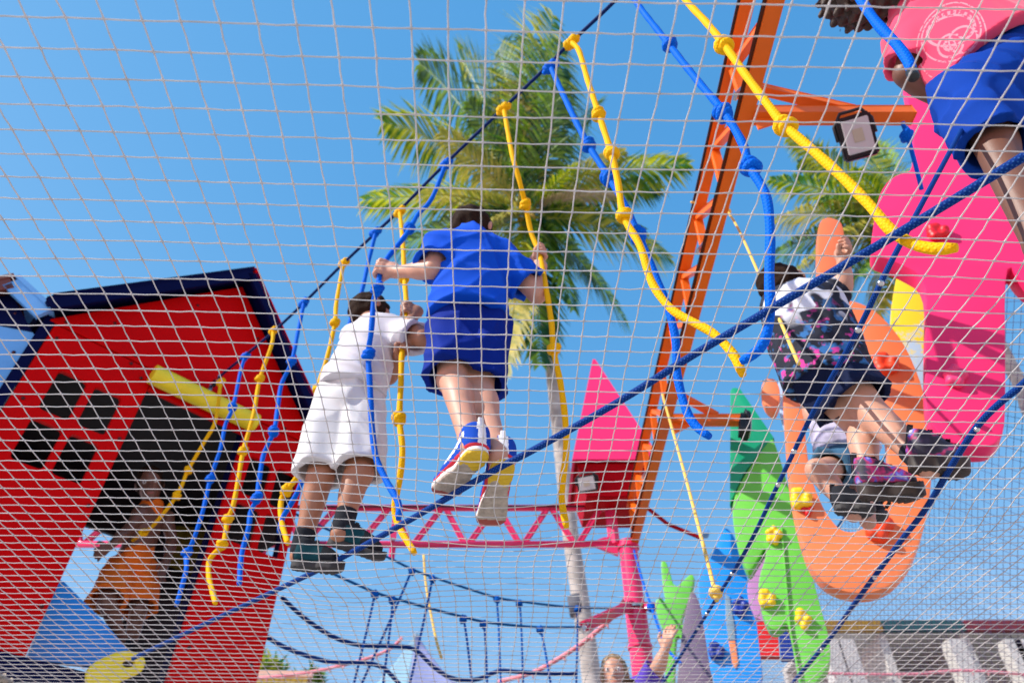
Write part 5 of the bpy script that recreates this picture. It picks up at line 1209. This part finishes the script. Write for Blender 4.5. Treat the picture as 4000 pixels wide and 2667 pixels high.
J3 = dict(pel=dep(3985, 215, 2.10), chest=dep(3600, 70, 2.24), head=dep(3405, -40, 2.34), shL=dep(3585, 175, 2.18), shR=dep(3700, -40, 2.26),
    elL=dep(3545, 285, 2.16), wrL=dep(3690, 405, 2.15), haL=dep(3760, 455, 2.14), elR=dep(3900, -60, 2.2), wrR=dep(4040, 0, 2.15), haR=dep(4090, 30, 2.1),
    hpL=dep(3990, 270, 2.04), hpR=dep(4060, 190, 2.08), knL=dep(3800, 390, 1.92), knR=dep(4010, 420, 1.95), anL=dep(4075, 960, 1.52), anR=dep(4190, 1000, 1.6),
    heelL=dep(4120, 1050, 1.50), toeL=dep(4300, 1070, 1.48), heelR=dep(4220, 1090, 1.52), toeR=dep(4400, 1110, 1.5), hem=dep(3895, 245, 2.05))
person('girl in a pink printed shirt and blue trousers climbing at the top right', J3,
    dict(fwd=(-.1, .9, -.5), hfwd=(.3, .5, .8), hup=(-.8, .2, .25), skin=M_SKIN3, hair=mat('dark_curls', (.05, .028, .018), .6, .4, 80, .9, 120), curl=.009, hair_r=1.2, long=True, shirt=M_PSHIRT, shorts=cloth_mat('blue_trousers', (.001, .040, .30)), leg=1.36, flare=.98, S=1.22, fit=1.12, h=.0065,
         shoe=dict(sole=[M_DKRUB], upper=[M_DKSHOE], lace=M_BLACK), sleeve=.8, fd=(.9, .4, .4), hemtilt=(0, 0, 0)), 'children on the rope course')
# child in the doorway
fr_ = lambda u, v, k=5.2: at_front(u, v, k + .38)
J6 = dict(pel=fr_(520, 2200, 5.32), chest=fr_(590, 1985, 5.30), head=fr_(585, 1885, 5.25), shL=fr_(548, 2005, 5.22), shR=fr_(650, 2020, 5.36),
    elL=fr_(495, 2075, 5.15), wrL=fr_(425, 2135, 5.08), haL=fr_(400, 2150, 5.06), elR=fr_(672, 2110, 5.30), wrR=fr_(650, 2190, 5.2), haR=fr_(640, 2215, 5.2),
    hpL=fr_(465, 2230, 5.3), hpR=fr_(560, 2240, 5.36), knL=fr_(415, 2350, 5.1), knR=fr_(540, 2385, 5.2), anL=fr_(475, 2500, 5.25), anR=fr_(500, 2560, 5.3),
    heelL=fr_(462, 2560, 5.3), toeL=fr_(520, 2590, 5.15), heelR=fr_(520, 2590, 5.35), toeR=fr_(570, 2610, 5.2))
ORG = cloth_mat('orange_cotton', (.88, .17, .015))
person('child in orange shorts bending in the dark doorway of the red house', J6,
    dict(fwd=(.3, -.9, -.3), hfwd=(.5, -.8, -.5), skin=M_SKIN3, hair=M_HAIR, shorts=ORG, leg=.95, flare=1.2, S=.92, h=.0075, shoe=dict(sole=[M_DKRUB], upper=[M_DKSHOE], lace=M_BLACK)), 'children on the rope course')
b = Body(); c_ = V(J6['chest']); s_ = nrmv(V(J6['shR']) - V(J6['shL']))
b.ecap(c_ - V((0, 0, .03)), c_ + V((0, 0, .015)), s_, (.085, .075), (.065, .06), 0); b.ecap(c_ - V((0, 0, .15)), c_ + V((0, 0, .1)), s_, (.05, .04), (.05, .045), 0, 'sub')
tag(b.build('towel', .006, None, ORG), 'orange towel round the neck of the doorway child', 'towel')
# two people far below on the deck
def stander(label, u, v, Y, S, **o):
    hd = at_y(u, v, Y); f = V(o.pop('face', (0, -1, 0))); sd_ = f.cross(UPZ)
    z = lambda k: hd.z - k * S
    pt_ = lambda a, k, d=0: V((hd.x, hd.y, z(k))) + sd_ * a * S + f * d * S
    J = dict(head=hd, chest=pt_(0, .19), pel=pt_(0, .55), shL=pt_(-.125, .22), shR=pt_(.125, .22), elL=pt_(-.17, .43), wrL=pt_(-.16, .60, .06), haL=pt_(-.16, .66, .08), elR=pt_(.17, .43), wrR=pt_(.16, .60, .06), haR=pt_(.16, .66, .08),
        hpL=pt_(-.06, .57), hpR=pt_(.06, .57), knL=pt_(-.065, .85, .02), knR=pt_(.065, .85, .02), anL=pt_(-.065, 1.14), anR=pt_(.065, 1.14), heelL=pt_(-.065, 1.215, -.06), toeL=pt_(-.075, 1.215, .17), heelR=pt_(.065, 1.215, -.06), toeR=pt_(.075, 1.215, .17))
    J.update(o.pop('J', {})); d = dict(fwd=f, S=S, h=.008, shoe=dict(sole=[M_DKRUB], upper=[M_DKSHOE], lace=M_BLACK)); d.update(o); person(label, J, d, 'people down on the deck')
stander('fair-haired child whose face shows beside the foot of the pink pole', 2400, 2632, 4.15, .98, skin=M_SKIN, hair=M_HAIRB, shirt=cloth_mat('grey_tee', (.35, .35, .38)), shorts=M_DENIM, leg=.8, face=(-.2, -.97, 0))
stander('person in a purple shirt raising an arm towards the green leaf board', 2470, 2745, 4.0, 1.08, skin=M_SKIN, hair=M_HAIR, shirt=cloth_mat('purple_tee', (.10, .05, .42)), shorts=M_DENIM, leg=.8, face=(.4, .9, 0),
    J=dict(shL=at_y(2490, 2690, 4.0), shR=at_y(2535, 2650, 3.95), elR=at_y(2572, 2605, 3.9), wrR=at_y(2596, 2540, 3.85), haR=at_y(2604, 2508, 3.84)))
